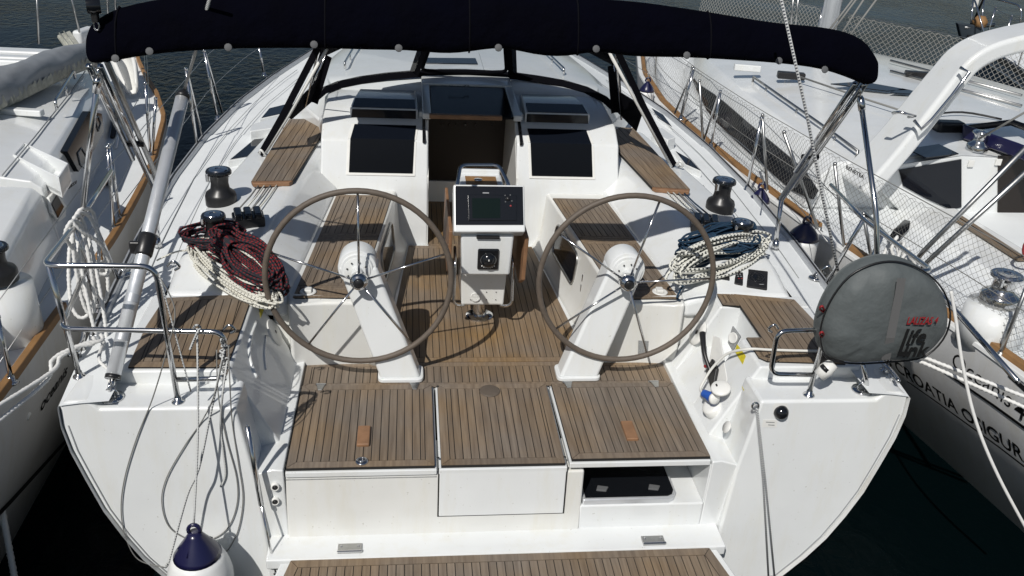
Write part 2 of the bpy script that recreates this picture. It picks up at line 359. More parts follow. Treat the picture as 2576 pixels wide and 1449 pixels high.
prism('transom_beam', [(-1.22, 3.50), (1.22, 3.50), (1.22, 3.66), (-1.22, 3.66)], -1.0, -.45, 'gelcoat', Y0)
# side decks and foredeck
def decks():
    for s in (-1, 1):
        v = []; f = []; ys = [3.66 + .3 * i for i in range(11)] + [6.93, 7.25, 7.66]
        for y in ys:
            x, z = interp(RAIL, max(y, 3.665)); v += [(s * (x - .004), y, z + .004), (s * (x - .10), y, z + .018), (s * (1.93 if y < 6.9 else 1.15), y, z + .03)]
        for i in range(len(ys) - 1):
            for j in range(2): a = 3 * i + j; f.append((a, a + 1, a + 4, a + 3))
        mesh('side_deck', v, f, 'nonskid', Y0, smooth=True)
    v = []; f = []; ys = [7.655 + .4 * i for i in range(20)]
    for y in ys:
        x, z = interp(RAIL, y)
        for k in range(-6, 7): t = k / 6; v.append((x * t, y, z + .03 * (1 - t * t) + .004))
    for i in range(len(ys) - 1):
        for j in range(12): a = 13 * i + j; f.append((a, a + 1, a + 14, a + 13))
    mesh('foredeck', v, f, 'nonskid', Y0, smooth=True)
    for s in (-1, 1):                                     # aluminium toe rail and seams
        P = []
        for i in range(45):
            y = 4.25 + .22 * i; x, z = interp(RAIL, y); P.append((s * (x - .045), y, z + .012))
        rr = []
        for p in P: rr.append([(p[0] - .03, p[1], p[2] - .02), (p[0] - .022, p[1], p[2] + .032), (p[0] + .022, p[1], p[2] + .032), (p[0] + .03, p[1], p[2] - .02)])
        tr = loft('toe_rail', rr, 'toerail', Y0, bevel=.006)
        for d in (.20, .33):
            tube('deck_seam', [(s * (interp(RAIL, y)[0] - d), y, interp(RAIL, y)[1] + (.0275 if y < 6.9 else .030 + .004)) for y in np.arange(5.0, 9.8, .4)], .003, 'print_grey', Y0, n=4)
        g = tube('rail_groove', [(p[0] + s * .0, p[1], p[2] + .034) for p in P], .007, 'black_plastic', tr, n=5)
decks()
# ---- coaming, winch deck
CO = [(4.70, .492, .494, 1.40, 1.215), (4.78, .51, .515, 1.42, 1.21), (5.0, .565, .60, 1.44, 1.19), (5.3, .572, .618, 1.425, 1.165), (5.6, .578, .628, 1.385, 1.14), (6.1, .588, .64, 1.316, 1.095), (6.6, .594, .645, 1.25, 1.05), (7.2, .604, .65, 1.16, 1.0), (7.82, .61, .65, 1.07, .97)]
def coaming(s):
    rings = []
    for y, z1, z2, xi, xb in CO:
        xo = 1.965 if y < 6.2 else 1.965 - (y - 6.2) * .14
        rings.append([(s * xo, y, .38), (s * (xo - .06), y, z1), (s * (xi + .10), y, z2), (s * xi, y, z2 - .004), (s * (xi + xb * 1.2) / 2.2, y, .53 if y > 4.9 else .48), (s * xb, y, .45), (s * xb, y, .33)])
    loft('coaming', rings, 'gelcoat', Y0, bevel=.042, seg=5, ang=20)
for s in (-1, 1): coaming(s)
# ---- helm seats blocks
def helm(s):
    def block(name, y0, y1, ring, m='gelcoat', bev=.014):
        loft(name, [[(s * x, y, z) for x, z in ring] for y in (y0, y1)], m, Y0, bevel=bev)
    full = [(1.985, .30), (1.985, .485), (1.405, .485), (1.18, .02), (1.145, -.02), (1.145, -.2), (1.985, -.2)]
    if s < 0: block('helm_seat_base', 3.885, 4.72, full)
    else:
        block('helm_seat_base', 4.575, 4.72, full); block('helm_seat_base', 3.885, 4.195, full)
        block('helm_seat_base', 4.19, 4.58, [(1.985, -.2), (1.985, .485), (1.535, .485), (1.525, .22), (1.30, .20), (1.18, .02), (1.145, -.02), (1.145, -.2)])
    # ledge beside the stern lids
    block('side_ledge', 3.648, 4.74, [(1.30, -.43), (1.30, .0), (1.19, .034), (1.137, .030), (1.133, -.43)], bev=.008)
for s in (-1, 1): helm(s)
teak('helm_seat', [(-1.905, 4.655), (-1.925, 4.30), (-1.905, 3.91), (-1.46, 3.905), (-1.42, 3.98), (-1.418, 4.705)], .497, Y0, ang=.04)
hr = teak('helm_seat', [(1.53, 4.73), (1.522, 3.925), (1.90, 3.90), (1.93, 4.30), (1.91, 4.655)], .497, Y0, ang=-.04)
teak('helm_seat', [(1.42, 4.585), (1.527, 4.575), (1.53, 4.735), (1.43, 4.765)], .497, Y0, ang=-.04, border=.03)
teak('helm_seat', [(1.425, 3.97), (1.46, 3.93), (1.519, 3.925), (1.522, 4.185), (1.43, 4.185)], .497, Y0, ang=-.04, border=.022)
# ---- cockpit floor pan
prism('cockpit_pan', [(-1.2, 4.44), (1.2, 4.44), (1.2, 6.6), (.36, 6.6), (.36, 7.62), (-.36, 7.62), (-.36, 6.6), (-1.2, 6.6)], -.12, -.012, 'gelcoat', Y0)
teak('cockpit_sole', [(-.655, 4.735), (.655, 4.735), (.505, 6.52), (-.505, 6.52)], 0, Y0, border=.05, mt='teak_sole')
teak('companionway_sole', [(-.345, 6.525), (.345, 6.525), (.335, 7.50), (-.335, 7.50)], 0, Y0, border=.03, mt='teak_sole')
teak('sole_strip', [(-1.14, 4.452), (1.14, 4.452), (1.14, 4.73), (-1.14, 4.73)], .0, Y0, border=.045)
# ---- cockpit seats
def seat(s):
    xi = lambda y: .615 + (6.47 - y) * .1; xo = lambda y: 1.065 + (6.46 - y) * .078
    rings = []
    for y in (4.735, 5.2, 5.8, 6.62):
        rings.append([(s * (xo(y) + .12), y, -.1), (s * (xo(y) + .12), y, .447), (s * xi(y), y, .447), (s * (xi(y) - .035), y, .10), (s * (xi(y) - .10), y, -.005), (s * (xi(y) - .10), y, -.1)])
    loft('seat_moulding', rings, 'gelcoat_wall', Y0, bevel=.022, seg=4)
    A = lambda y, d=0: (s * (xi(y) + .018 + d), y); B = lambda y: (s * (xo(y) - .005), y)
    an = s * math.radians(5.4)
    for y1, y2, bd in ((5.675, 6.455, .03), (4.905, 5.605, .03)):
        teak('seat_top', [A(y1), B(y1), B(y2), A(y2)], .455, Y0, ang=an, border=bd)
    teak('seat_cross_board', [A(5.608), B(5.608), B(5.672), A(5.672)], .455, Y0, ang=math.pi / 2, pitch=.034, border=0, phase=(0, 5.606))
    teak('seat_end_boards', [A(4.745), B(4.745), B(4.90), A(4.90)], .455, Y0, ang=math.pi / 2, pitch=.05, border=.022, phase=(0, 4.747))
    # seat end wall facing aft, bowed
    wv = [(s * .60, 4.80), (s * .64, 4.742), (s * .70, 4.718), (s * 1.0, 4.712), (s * 1.145, 4.70), (s * 1.21, 4.66), (s * 1.24, 4.80)]
    prism('seat_end', wv, -.02, lambda x, y: .44 if abs(x) < 1.16 else .46, 'gelcoat_wall', Y0, bevel=.025, seg=4)
    lathe('seat_column', [(.085, -.01), (.072, .1), (.068, .42)], (s * .685, 4.77, 0), 'gelcoat_wall', Y0, n=24)
    # drain fitting
    c = PZ(775 if s < 0 else 1660, 735, .457)
    f = lathe('cup_fitting', [(.0, .0), (.05, .0), (.05, .006), (.038, .008), (.03, .002)], c, 'white_plastic', Y0, n=20); f.scale = (1.25, .8, 1) if False else (1, 1, 1)
    box('fitting_tab', c + V((-.0, .01, .012)), (.045, .055, .02), 'white_plastic', Y0, bevel=.006)
    # locker window in seat front
    n = V((-s * .345, 0, .035)).normalized(); p0 = V((s * (xi(5.9) - .002), 5.9, .40))
    for k, (y1, y2, z1, z2) in enumerate(((5.55, 6.15, .13, .37),)):
        def pt(y, z): return V((s * (xi(y) - .035 * (.447 - z) / .347 - .006), y, z))
        pts = []
        for (yy, zz, a0) in ((y2 - .06, z2 - .06, 0), (y1 + .06, z2 - .06, 90), (y1 + .06, z1 + .06, 180), (y2 - .06, z1 + .06, 270)):
            for q in range(5): a = math.radians(a0 + q * 22.5); pts.append((yy + .06 * math.cos(a), zz + .06 * math.sin(a)))
        tube('locker_frame', [pt(*p) for p in pts], .010, 'steel_dull', Y0, n=6, closed=True)
        mesh('locker_pane', [pt(*p) for p in pts], [tuple(range(len(pts)))], 'acrylic', Y0)
    if s > 0:
        P = lambda a, b: PP(a, b, (xi(5.2) - .012, 5.2, .3), (1, .1, -.1))
        for (a, b) in ((1466, 700), (1462, 725)):
            box('locker_latch', P(a, b), (.012, .02, .055), 'steel', Y0, bevel=.004)
        slab('locker_pull', [P(1471, 715), P(1485, 738), P(1480, 748), P(1468, 735)], .012, 'white_plastic', Y0, bevel=.003)
for s in (-1, 1): seat(s)
# ---- teak on the coamings
def coam_teak(s):
    q = [(s * 1.345, 6.17), (s * 1.637, 6.135), (s * 1.56, 7.72), (s * 1.19, 7.76)]
    b = prism('coaming_seat_base', [(s * 1.36, 6.21), (s * 1.615, 6.19), (s * 1.55, 7.70), (s * 1.21, 7.74)], .60, .648, 'gelcoat', Y0, bevel=.006)
    t = teak('coaming_seat', q, .672, Y0, ang=s * .085, pitch=.0605, border=.0)
    d = V((s * .292, -.035, 0)); p = V((s * 1.345, 6.17, .652)); pts = [p + V((0, -.0, 0)), p + d, p + d + V((s * -.02, -.045, -.01)), p + V((s * .02, -.045, -.01))]
    prism('seat_end_moulding', [(v.x, v.y) for v in pts], .640, .670, 'teak_fresh', Y0, bevel=.006)
    for k in range(4):                                   # lines running aft out of the tunnel
        x = 1.43 + .042 * k; m = ('rope_fleck', 'line_grey', 'rope_fleck_bold', 'line_grey')[k] if s < 0 else ('rope_fleck_bold', 'rope_fleck_bold', 'line_grey', 'rope_blue')[k]
        tube('running_line', [(s * x, 6.35, .652), (s * (x + .05), 5.9, .648), (s * (x + .10), 5.55, .655)], .006, m, Y0, n=6)
for s in (-1, 1): coam_teak(s)
# ---- stern lids, hinges, wall under them
def lids():
    for nm, x0, x1, tilt in (('left', -1.13, -.352, 0), ('mid', -.342, .342, 0), ('right', .352, 1.13, .026)):
        zf = lambda x, y, t=tilt: .030 + t * (4.43 - y) / .77
        p = prism('stern_lid', [(x0, 3.655), (x1, 3.655), (x1, 4.435), (x0, 4.435)], lambda x, y: zf(x, y) - .055, lambda x, y: zf(x, y) - .021, 'gelcoat', Y0, bevel=.006)
        a, b = x0 + (.004 if nm == 'left' else .012), x1 - (.012 if nm != 'right' else .004)
        t = teak('stern_lid_teak', [(a, 3.668), (b, 3.668), (b, 4.432), (a, 4.432)], .03, Y0, zf=zf, phase=(x0 + .002, 0))
        for i in range(2):
            if nm == 'mid': continue
            hx = {'left': (808, 1043), 'right': (1428, 1647)}[nm][i]; c = PZ(hx, 962, .034)
            h = box('hinge', (c.x, 4.462, .006), (.05, .045, .010), 'steel_dull', Y0, bevel=.004); box('hinge_knuckle', (c.x, 4.442, .030), (.06, .014, .014), 'steel', h, bevel=.005)
            prism('hinge_leaf', [(c.x - .026, 4.437), (c.x + .026, 4.437), (c.x + .012, 4.375), (c.x - .012, 4.375)], .031, .037, 'steel_dull', h, bevel=.002)
        if nm != 'mid':
            c = PZ(915, 1098, .036) if nm == 'left' else PZ(1583, 1088, .045)
            h = prism('wooden_handle', [(c.x - .034, c.y - .085), (c.x + .034, c.y - .085), (c.x + .034, c.y + .085), (c.x - .034, c.y + .085)], zf(c.x, c.y) - .002, zf(c.x, c.y) + .020, 'teak_fresh', Y0, bevel=.007, seg=3)
    c = PZ(1232, 984, .031); lathe('deck_plate', [(.062, .0), (.062, .003), (.055, .005), (.0, .005)], (c.x, c.y, .031), 'leather', Y0, n=28)
    MAT['lid_plate'] = MAT['leather']
    c = PZ(910, 1160, .033); L = lathe('lift_ring', [(.034, 0), (.034, .006), (.026, .010), (.012, .004), (.0, .004)], (c.x, c.y, .03), 'steel', Y0, n=24)
    tube('ring', [(c.x + .02 * math.cos(a), c.y + .018 * math.sin(a), .042) for a in np.linspace(0, 6.28, 14)[:-1]], .004, 'steel', L, n=6, closed=True)
    for px, py in ((1102, 1152), (1421, 1150), (1101, 972), (1379, 972)):
        c = PZ(px, py, .031); lathe('corner_plug', [(.008, 0), (.008, .002), (0, .002)], c, 'black_plastic', Y0, n=10)
    # wall below the lids: leans aft going down
    wy = lambda z: 3.668 + .08 * z
    def wall(nm, x0, x1, z0, z1, d=0, th=.3, m='gelcoat_wall', bev=.012):
        pts = [(x0, wy(z0) - d, z0), (x1, wy(z0) - d, z0), (x1, wy(z1) - d, z1), (x0, wy(z1) - d, z1)]
        return slab(nm, pts, th, m, Y0, bevel=bev, n=(0, 1, 0))
    wall('stern_wall', -1.136, .44, -.42, -.026)
    wall('stern_panel', -.338, .338, -.288, .008, d=.012, th=.02, m='gelcoat', bev=.004)
    wall('stern_panel_gap', -.346, .346, -.296, .006, d=.004, th=.01, m='caulk', bev=0)
    wall('wall_seam', -1.13, -.352, -.046, -.041, d=.0015, th=.01, m='print_grey', bev=0)
    # open locker on the right with a black lid lying in it
    prism('locker_floor', [(.43, 3.645), (1.134, 3.645), (1.134, 4.1), (.43, 4.1)], -.43, -.252, 'gelcoat', Y0, bevel=.012)
    slab('locker_back', [(.43, 4.08, -.27), (1.14, 4.08, -.27), (1.14, 4.08, 0), (.43, 4.08, 0)], .05, 'gelcoat', Y0, n=(0, 1, 0))
    slab('locker_side', [(1.131, 3.66, -.27), (1.131, 4.1, -.27), (1.131, 4.1, 0), (1.131, 3.66, 0)], .01, 'gelcoat', Y0, n=(1, 0, 0))
    z = -.205; a = [PZ(1474, 1170, z), PZ(1480, 1240, z), PZ(1492, 1258, z), PZ(1672, 1258, z), PZ(1690, 1245, z), PZ(1688, 1225, z), PZ(1655, 1165, z)]
    fr = [V((.446, 3.652)), V((.93, 3.652)), V((.965, 3.67)), V((.985, 3.71)), V((.985, 4.06)), V((.446, 4.06))]
    o = prism('locker_hatch', [(p.x, p.y) for p in fr], -.255, -.215, 'alloy', Y0, bevel=.01, seg=3)
    prism('hatch_pane', [(p.x, p.y) for p in inset([(q.x, q.y) for q in fr], .016)[1]], -.22, -.211, 'acrylic_dull', o)
    for hx in (.565, .86): prism('hatch_catch', [(hx - .035, 3.715), (hx + .02, 3.705), (hx + .04, 3.74), (hx - .02, 3.755)], -.211, -.199, 'stud', o, bevel=.004)
    # transom floor and swim platform
    prism('transom_floor', [(-1.23, 3.468), (1.23, 3.468), (1.23, 3.75), (-1.23, 3.75)], -.47, -.405, 'gelcoat', Y0, bevel=.01)
    p = prism('swim_platform', [(-1.155, 3.462), (1.175, 3.462), (1.32, 2.75), (-1.30, 2.75)], -.475, -.413, 'gelcoat', Y0, bevel=.012)
    teak('platform_teak', [(-1.10, 3.452), (1.125, 3.447), (1.27, 2.78), (-1.25, 2.78)], -.393, Y0, border=.05)
    for px, py in ((880, 1380), (1643, 1360)):
        c = PZ(px, py, -.40); h = box('platform_hinge', (c.x, c.y, -.400), (.125, .065, .014), 'steel_dull', Y0, bevel=.003); box('hinge_pin', (c.x, c.y - .028, -.392), (.13, .014, .016), 'steel', h, bevel=.005)
        for dx in (-.045, .045): lathe('screw', [(.007, 0), (.006, .003), (0, .003)], (c.x + dx, c.y + .012, -.393), 'steel', h, n=8)
lids()
# ---- cabin bulkhead and coachroof
PROF = [(6.555, -.02), (6.575, .45), (6.605, .578), (6.725, .815), (6.88, .905), (6.92, .925), (7.62, .985), (7.62, -.02)]
def bulkhead(s):
    loft('bulkhead', [[(s * x, y, z) for y, z in PROF] for x in (.352, 1.02, 1.19)], 'gelcoat', Y0, bevel=.018, seg=3)
    def face(i, t): (y0, z0), (y1, z1) = PROF[i], PROF[i + 1]; return y0 + (y1 - y0) * t, z0 + (z1 - z0) * t
    def panel(nm, i, t0, t1, xa, xb, xc, xd, m, lift, th=.02, par=Y0, bev=.004):
        (ya, za), (yb, zb) = face(i, t0), face(i, t1); n = V((0, -(zb - za), (yb - ya))).normalized()
        pts = [V((s * xa, ya, za)) + n * lift, V((s * xb, ya, za)) + n * lift, V((s * xc, yb, zb)) + n * lift, V((s * xd, yb, zb)) + n * lift]
        return slab(nm, pts, th, m, par, bevel=bev, n=-n)
    panel('window_frame', 2, -.06, .97, .455, .995, .985, .445, 'white_plastic', .004)
    panel('cabin_window', 2, .02, 1.02, .475, .972, .962, .463, 'acrylic_dull', .012, th=.014)
    panel('window_frame', 3, .05, .93, .445, .985, .955, .43, 'white_plastic', .004)
    panel('cabin_window', 3, -.01, .86, .463, .962, .935, .448, 'acrylic', .012, th=.014)
    cw = loft('window_cowl', [[(s * x0, y, .90), (s * x0, y, z), (s * x1, y, z), (s * x1, y, .90)] for y, z, x0, x1 in ((6.945, 1.005, .435, .975), (7.15, 1.03, .44, .955), (7.42, 1.035, .45, .92), (7.58, .985, .46, .90))], 'gelcoat', Y0, bevel=.012)
    slab('roof_window', [(s * .455, 6.955, 1.0095), (s * .955, 6.955, 1.0095), (s * .94, 7.14, 1.0335), (s * .46, 7.14, 1.0335)], .003, 'acrylic', Y0, n=(0, 0, -1))
    slab('roof_window', [(s * .45, 6.940, .928), (s * .965, 6.940, .928), (s * .955, 6.940, .996), (s * .45, 6.940, .996)], .004, 'acrylic', Y0, n=(0, 1, 0))
    # companionway jamb and its black slide
    slab('companionway_jamb', [(s * .350, 6.56, -.01), (s * .335, 7.55, -.01), (s * .335, 7.55, .97), (s * .350, 6.90, .93), (s * .350, 6.60, .56)], .012, 'gelcoat_wall', Y0, n=(s, 0, 0))
    slab('slide_rail', [(s * .40, 6.70, .835), (s * .375, 6.70, .83), (s * .375, 7.0, .965), (s * .40, 7.0, .965)], .03, 'black_gloss', Y0, n=(0, 0, -1), bevel=.004)
    box('rail_cap', (s * .385, 7.02, .955), (.09, .10, .05), 'gelcoat', Y0, bevel=.01)
for s in (-1, 1): bulkhead(s)
def roof():
    st = [(7.6, .985, 1.02, 1.14, 1.42), (8.0, 1.0, 1.04, 1.22, 1.60), (8.6, 1.01, 1.06, 1.22, 1.62), (9.2, 1.0, 1.05, 1.16, 1.55), (10., .97, 1.02, 1.02, 1.38), (11, .91, .95, .80, 1.12), (12, .82, .85, .45, .72), (12.6, .72, .73, .12, .3)]
    rr = []
    for y, z1, zc, e1, e2 in st:
        zd = interp(RAIL, y)[1] - .02; r = []
        for k in range(-6, 7): t = k / 6; r.append((e1 * t, y, zc - (zc - z1) * t * t))
        rr.append([(-e2, y, zd)] + [(-e1 - (e2 - e1) * .45, y, z1 - .14)] + r + [(e1 + (e2 - e1) * .45, y, z1 - .14)] + [(e2, y, zd)])
    loft('coachroof', rr, 'gelcoat', Y0, smooth=True, bevel=.0)
    # forward end of the cockpit coaming under the sprayhood
    for s in (-1, 1):
        loft('sprayhood_step', [[(s * 1.1, y, .6), (s * 1.1, y, .985 if y > 7.3 else .93), (s * x1, y, z1), (s * x2, y, z2), (s * x2, y, .58)] for y, x1, z1, x2, z2 in ((6.95, 1.14, .90, 1.19, .70), (7.5, 1.19, .96, 1.28, .74), (7.78, 1.2, .98, 1.46, .80), (8.1, 1.24, .99, 1.6, .82))], 'gelcoat', Y0, bevel=.03)
        # black side lights in the moulding outboard of the coaming seats
        for pts in (((580, 400), (640, 350), (697, 345), (672, 385)), ((658, 296), (678, 272), (735, 258), (722, 282))) if s < 0 else (((1725, 412), (1762, 428), (1735, 400), (1700, 380)), ((1655, 296), (1690, 318), (1668, 288), (1640, 272))):
            P = [PZ(a, b, .57) for a, b in pts]; cx = sum((p for p in P), V((0, 0, 0))) / 4
            slab('deck_light_frame', [cx + (p - cx) * 1.12 - V((0, 0, .004)) for p in P], .07, 'gelcoat', Y0, n=(0, 0, -1), bevel=.008); slab('deck_light', P, .02, 'acrylic', Y0, n=(0, 0, -1))
        P = [PZ(a, b, .64) for a, b in (((628, 330), (632, 312), (700, 292), (712, 318)) if s < 0 else ((1640, 330), (1680, 352), (1700, 345), (1665, 320)))]
        slab('deck_box', P, .12, 'gelcoat', Y0, n=(0, 0, -1), bevel=.012)
    # handrails
    for s in (-1, 1):
        a, b = (PZ(868, 172, 1.03), PZ(893, 128, 1.03)) if s < 0 else (PZ(1418, 187, 1.03), PZ(1362, 132, 1.03))
        u = V((0, 0, .055)); tube('handrail', fillet([a, a + u, b + (b - a) * .9 + u, b + (b - a) * .9], .03), .011, 'steel', Y0); tube('handrail_post', [(a + b) / 2 - V((0, 0, .01)), (a + b) / 2 + u], .008, 'steel', Y0)
    # deck hatch ahead of the sprayhood
    P = [PZ(a, b, 1.075) for a, b in ((1062, 182), (1222, 186), (1205, 130), (1068, 128))]; o = slab('deck_hatch', [p for p in P], .06, 'gelcoat', Y0, n=(0, 0, -1), bevel=.01)
    P = [PZ(a, b, 1.085) for a, b in ((1072, 158), (1202, 160), (1196, 146), (1074, 145))]; slab('hatch_glass', P, .012, 'acrylic', o, n=(0, 0, -1))
roof()
def companionway():
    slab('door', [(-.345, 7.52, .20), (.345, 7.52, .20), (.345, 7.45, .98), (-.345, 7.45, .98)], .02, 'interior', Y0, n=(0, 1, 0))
    slab('threshold', [(-.345, 7.50, -.01), (-.02, 7.50, -.01), (-.02, 7.50, .195), (-.345, 7.50, .195)], .03, 'gelcoat', Y0, n=(0, 1, 0), bevel=.006)
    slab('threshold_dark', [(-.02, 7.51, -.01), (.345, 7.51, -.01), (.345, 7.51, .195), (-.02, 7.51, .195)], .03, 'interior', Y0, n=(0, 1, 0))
    slab('sliding_hatch', [(-.33, 6.83, .995), (.33, 6.83, .995), (.325, 7.62, 1.035), (-.325, 7.62, 1.035)], .02, 'acrylic_dull', Y0, n=(0, 0, -1), bevel=.004)
    for s in (-1, 1):
        slab('hatch_garage_rail', [(s * .33, 6.86, 1.0), (s * .40, 6.86, 1.0), (s * .40, 8.0, 1.06), (s * .33, 8.0, 1.06)], .05, 'gelcoat', Y0, n=(0, 0, -1), bevel=.01)
    slab('hatch_garage', [(-.40, 7.63, 1.05), (.40, 7.63, 1.05), (.40, 8.12, 1.07), (-.40, 8.12, 1.07)], .05, 'gelcoat', Y0, n=(0, 0, -1), bevel=.012)
    a, b = PY(1080, 293, 6.80), PY(1263, 295, 6.80); box('hatch_handle', ((a + b) / 2), ((b - a).length, .045, .036), 'teak_fresh', Y0, bevel=.006)
    for px in (1112, 1130, 1145, 1171, 1196, 1237): lathe('lock_stud', [(.008 if px != 1171 else .014, 0), (0, .006)], PY(px, 313, 7.44), 'steel_dull', Y0, axis=(0, -1, 0), n=10)
    n = V((0, 0, 1)); p = PZ(1148, 217, 1.076); text('hatch_logo', 'Hanse', .055, p, (1, 0, 0), (0, 1, .04), 'black_print', Y0, shear=.2)
    p = PZ(1172, 215, 1.077); slab('logo_mark', [p + V((-.02, -.02, 0)), p + V((-.008, -.02, 0)), p + V((.012, .02, 0)), p + V((0, .02, 0))], .002, 'black_print', Y0); slab('logo_mark', [p + V((.012, -.02, 0)), p + V((.03, -.02, 0)), p + V((.022, .02, 0)), p + V((.014, .02, 0))], .002, 'black_print', Y0)
companionway()
def sprayhood():
    hem = [PZ(785, 256, .96), PZ(812, 232, .985), PZ(850, 217, 1.0), PZ(905, 205, 1.02), PZ(970, 196, 1.04), PZ(1040, 190, 1.055), PZ(1105, 187, 1.06), PZ(1170, 187, 1.06), PZ(1235, 190, 1.06), PZ(1290, 194, 1.055), PZ(1355, 203, 1.04), PZ(1420, 214, 1.02), PZ(1475, 230, 1.0), PZ(1520, 252, .985), PZ(1552, 282, .96)]
    n = len(hem); top = []
    for i, h in enumerate(hem):
        t = (i / (n - 1)) * 2 - 1; top.append(V((1.16 * t, 7.46 - .36 * abs(t) ** 2.2, 1.58 - .20 * abs(t) ** 2.5)))
    sp = spline(hem, 4); tube('sprayhood_hem', [p + V((0, 0, .012)) for p in sp], .020, 'canvas_black', Y0, n=6)
    Q = lambda i, t: hem[i] + (top[i] - hem[i]) * t
    v = []; f = []
    for i in range(n): v += [Q(i, .02), Q(i, .5), Q(i, 1)]
    for i in range(n - 1):
        for j in range(2): a = 3 * i + j; f.append((a, a + 1, a + 4, a + 3))
    mesh('sprayhood_window', v, f, 'clear_vinyl', Y0, smooth=True)
    def band(nm, pts, wd, m='canvas_black', d=.006):            # strip laid over the window
        L = [p for p in pts]; rr = []
        for i, p in enumerate(L):
            t = (L[min(i + 1, len(L) - 1)] - L[max(i - 1, 0)]).normalized(); nn = V((0, -.8, .4)); b = t.cross(nn).normalized() * wd / 2; nn = nn.normalized() * d
            rr.append([p - b - nn, p + b - nn, p + b + nn, p - b + nn])
        return loft(nm, rr, m, Y0)
    # centre opening panel: black frame either side, rounded lower corners
    for i, px in ((5, 1045), (9, 1292)):
        band('window_seam', [Q(i, .0), Q(i, .5), Q(i, 1)], .085)
    c = [Q(5, .98), Q(5, .3), Q(5, .12), Q(6, .07), Q(7, .07), Q(8, .07), Q(9, .12), Q(9, .3), Q(9, .98)]
    ins = [p + V((.055 if i < 4 else (-.055 if i > 4 else 0), -.008, .0)) for i, p in enumerate(c)]
    tube('zip_edge', fillet(ins, .06), .017, 'canvas_black', Y0, n=6)
    band('window_seam', [Q(i, .035) for i in range(n)], .065)
    # roof canvas, out of view; lopsided outline shaped for the shade it casts
    aft = []
    for i in range(n):
        t = (i / (n - 1)) * 2 - 1; aft.append(V(((1.25 if t < 0 else .98) * t, 6.05 + (.2 if t < 0 else .45) * abs(t) ** 2.5, 1.80 - .14 * abs(t) ** 3)))
    v = []; f = []
    for i in range(n):
        for k in range(5): t = k / 4; v.append(top[i] * (1 - t) + aft[i] * t + V((0, 0, .10 * math.sin(t * math.pi) * (1 - abs((i / (n - 1)) * 2 - 1) ** 4))))
    for i in range(n - 1):
        for j in range(4): a = 5 * i + j; f.append((a, a + 1, a + 6, a + 5))
    o = mesh('sprayhood_roof', v, f, 'canvas', Y0, smooth=True); so_ = o.modifiers.new('s', 'SOLIDIFY'); so_.thickness = .006
    tube('sprayhood_bow', spline(aft, 3), .014, 'steel', Y0, n=6)
    for s in (-1, 1):
        base = PZ(655, 390, .62) if s < 0 else PZ(1697, 418, .62); cor = aft[0 if s < 0 else -1]; hi = PY(804, 112, 6.5) if s < 0 else PY(1548, 118, 6.5); tube('strap_webbing', [cor, hi], .012, 'canvas_black', Y0, n=6); mid = PY(712, 290, 6.72) if s < 0 else PY(1620, 270, 6.72)
        fr = top[0 if s < 0 else -1]; hm = hem[0 if s < 0 else -1]
        band('side_curtain', [hi, mid.lerp(hi, .5), mid, base], .05)
        tube('side_strap', [hi + V((s * -.05, 0, -.03)), mid + V((s * -.055, -.01, .02)), base + V((s * -.03, -.01, .0))], .012, 'white_plastic', Y0, n=6)
        w_ = [hi, mid, (base + mid) / 2, hm + V((0, -.15, -.1)), hm, fr]
        low = PY(735, 300, 7.0) if s < 0 else PY(1600, 330, 7.0)
        slab('side_panel', [mid, low, hm, hm.lerp(fr, .5)], .006, 'canvas_black', Y0, n=(s, 0, 0))
        band('side_seam', [hm, hm.lerp(fr, .5), fr], .10)
        a = PZ(768, 268, .95) if s < 0 else PZ(1563, 300, .90); tube('hood_stay', [a, hi], .008, 'steel', Y0, n=6); tube('hood_stay', [a + V((s * .02, .05, 0)), fr], .008, 'steel', Y0, n=6)
        e = base + V((s * .0, -.03, .02)); tube('strap_tail', spline([e, e + V((.02, -.05, .05)), e + V((.05, -.03, .0)), e + V((.03, .03, -.02))], 4), .009, 'white_plastic', Y0, n=5)
sprayhood()
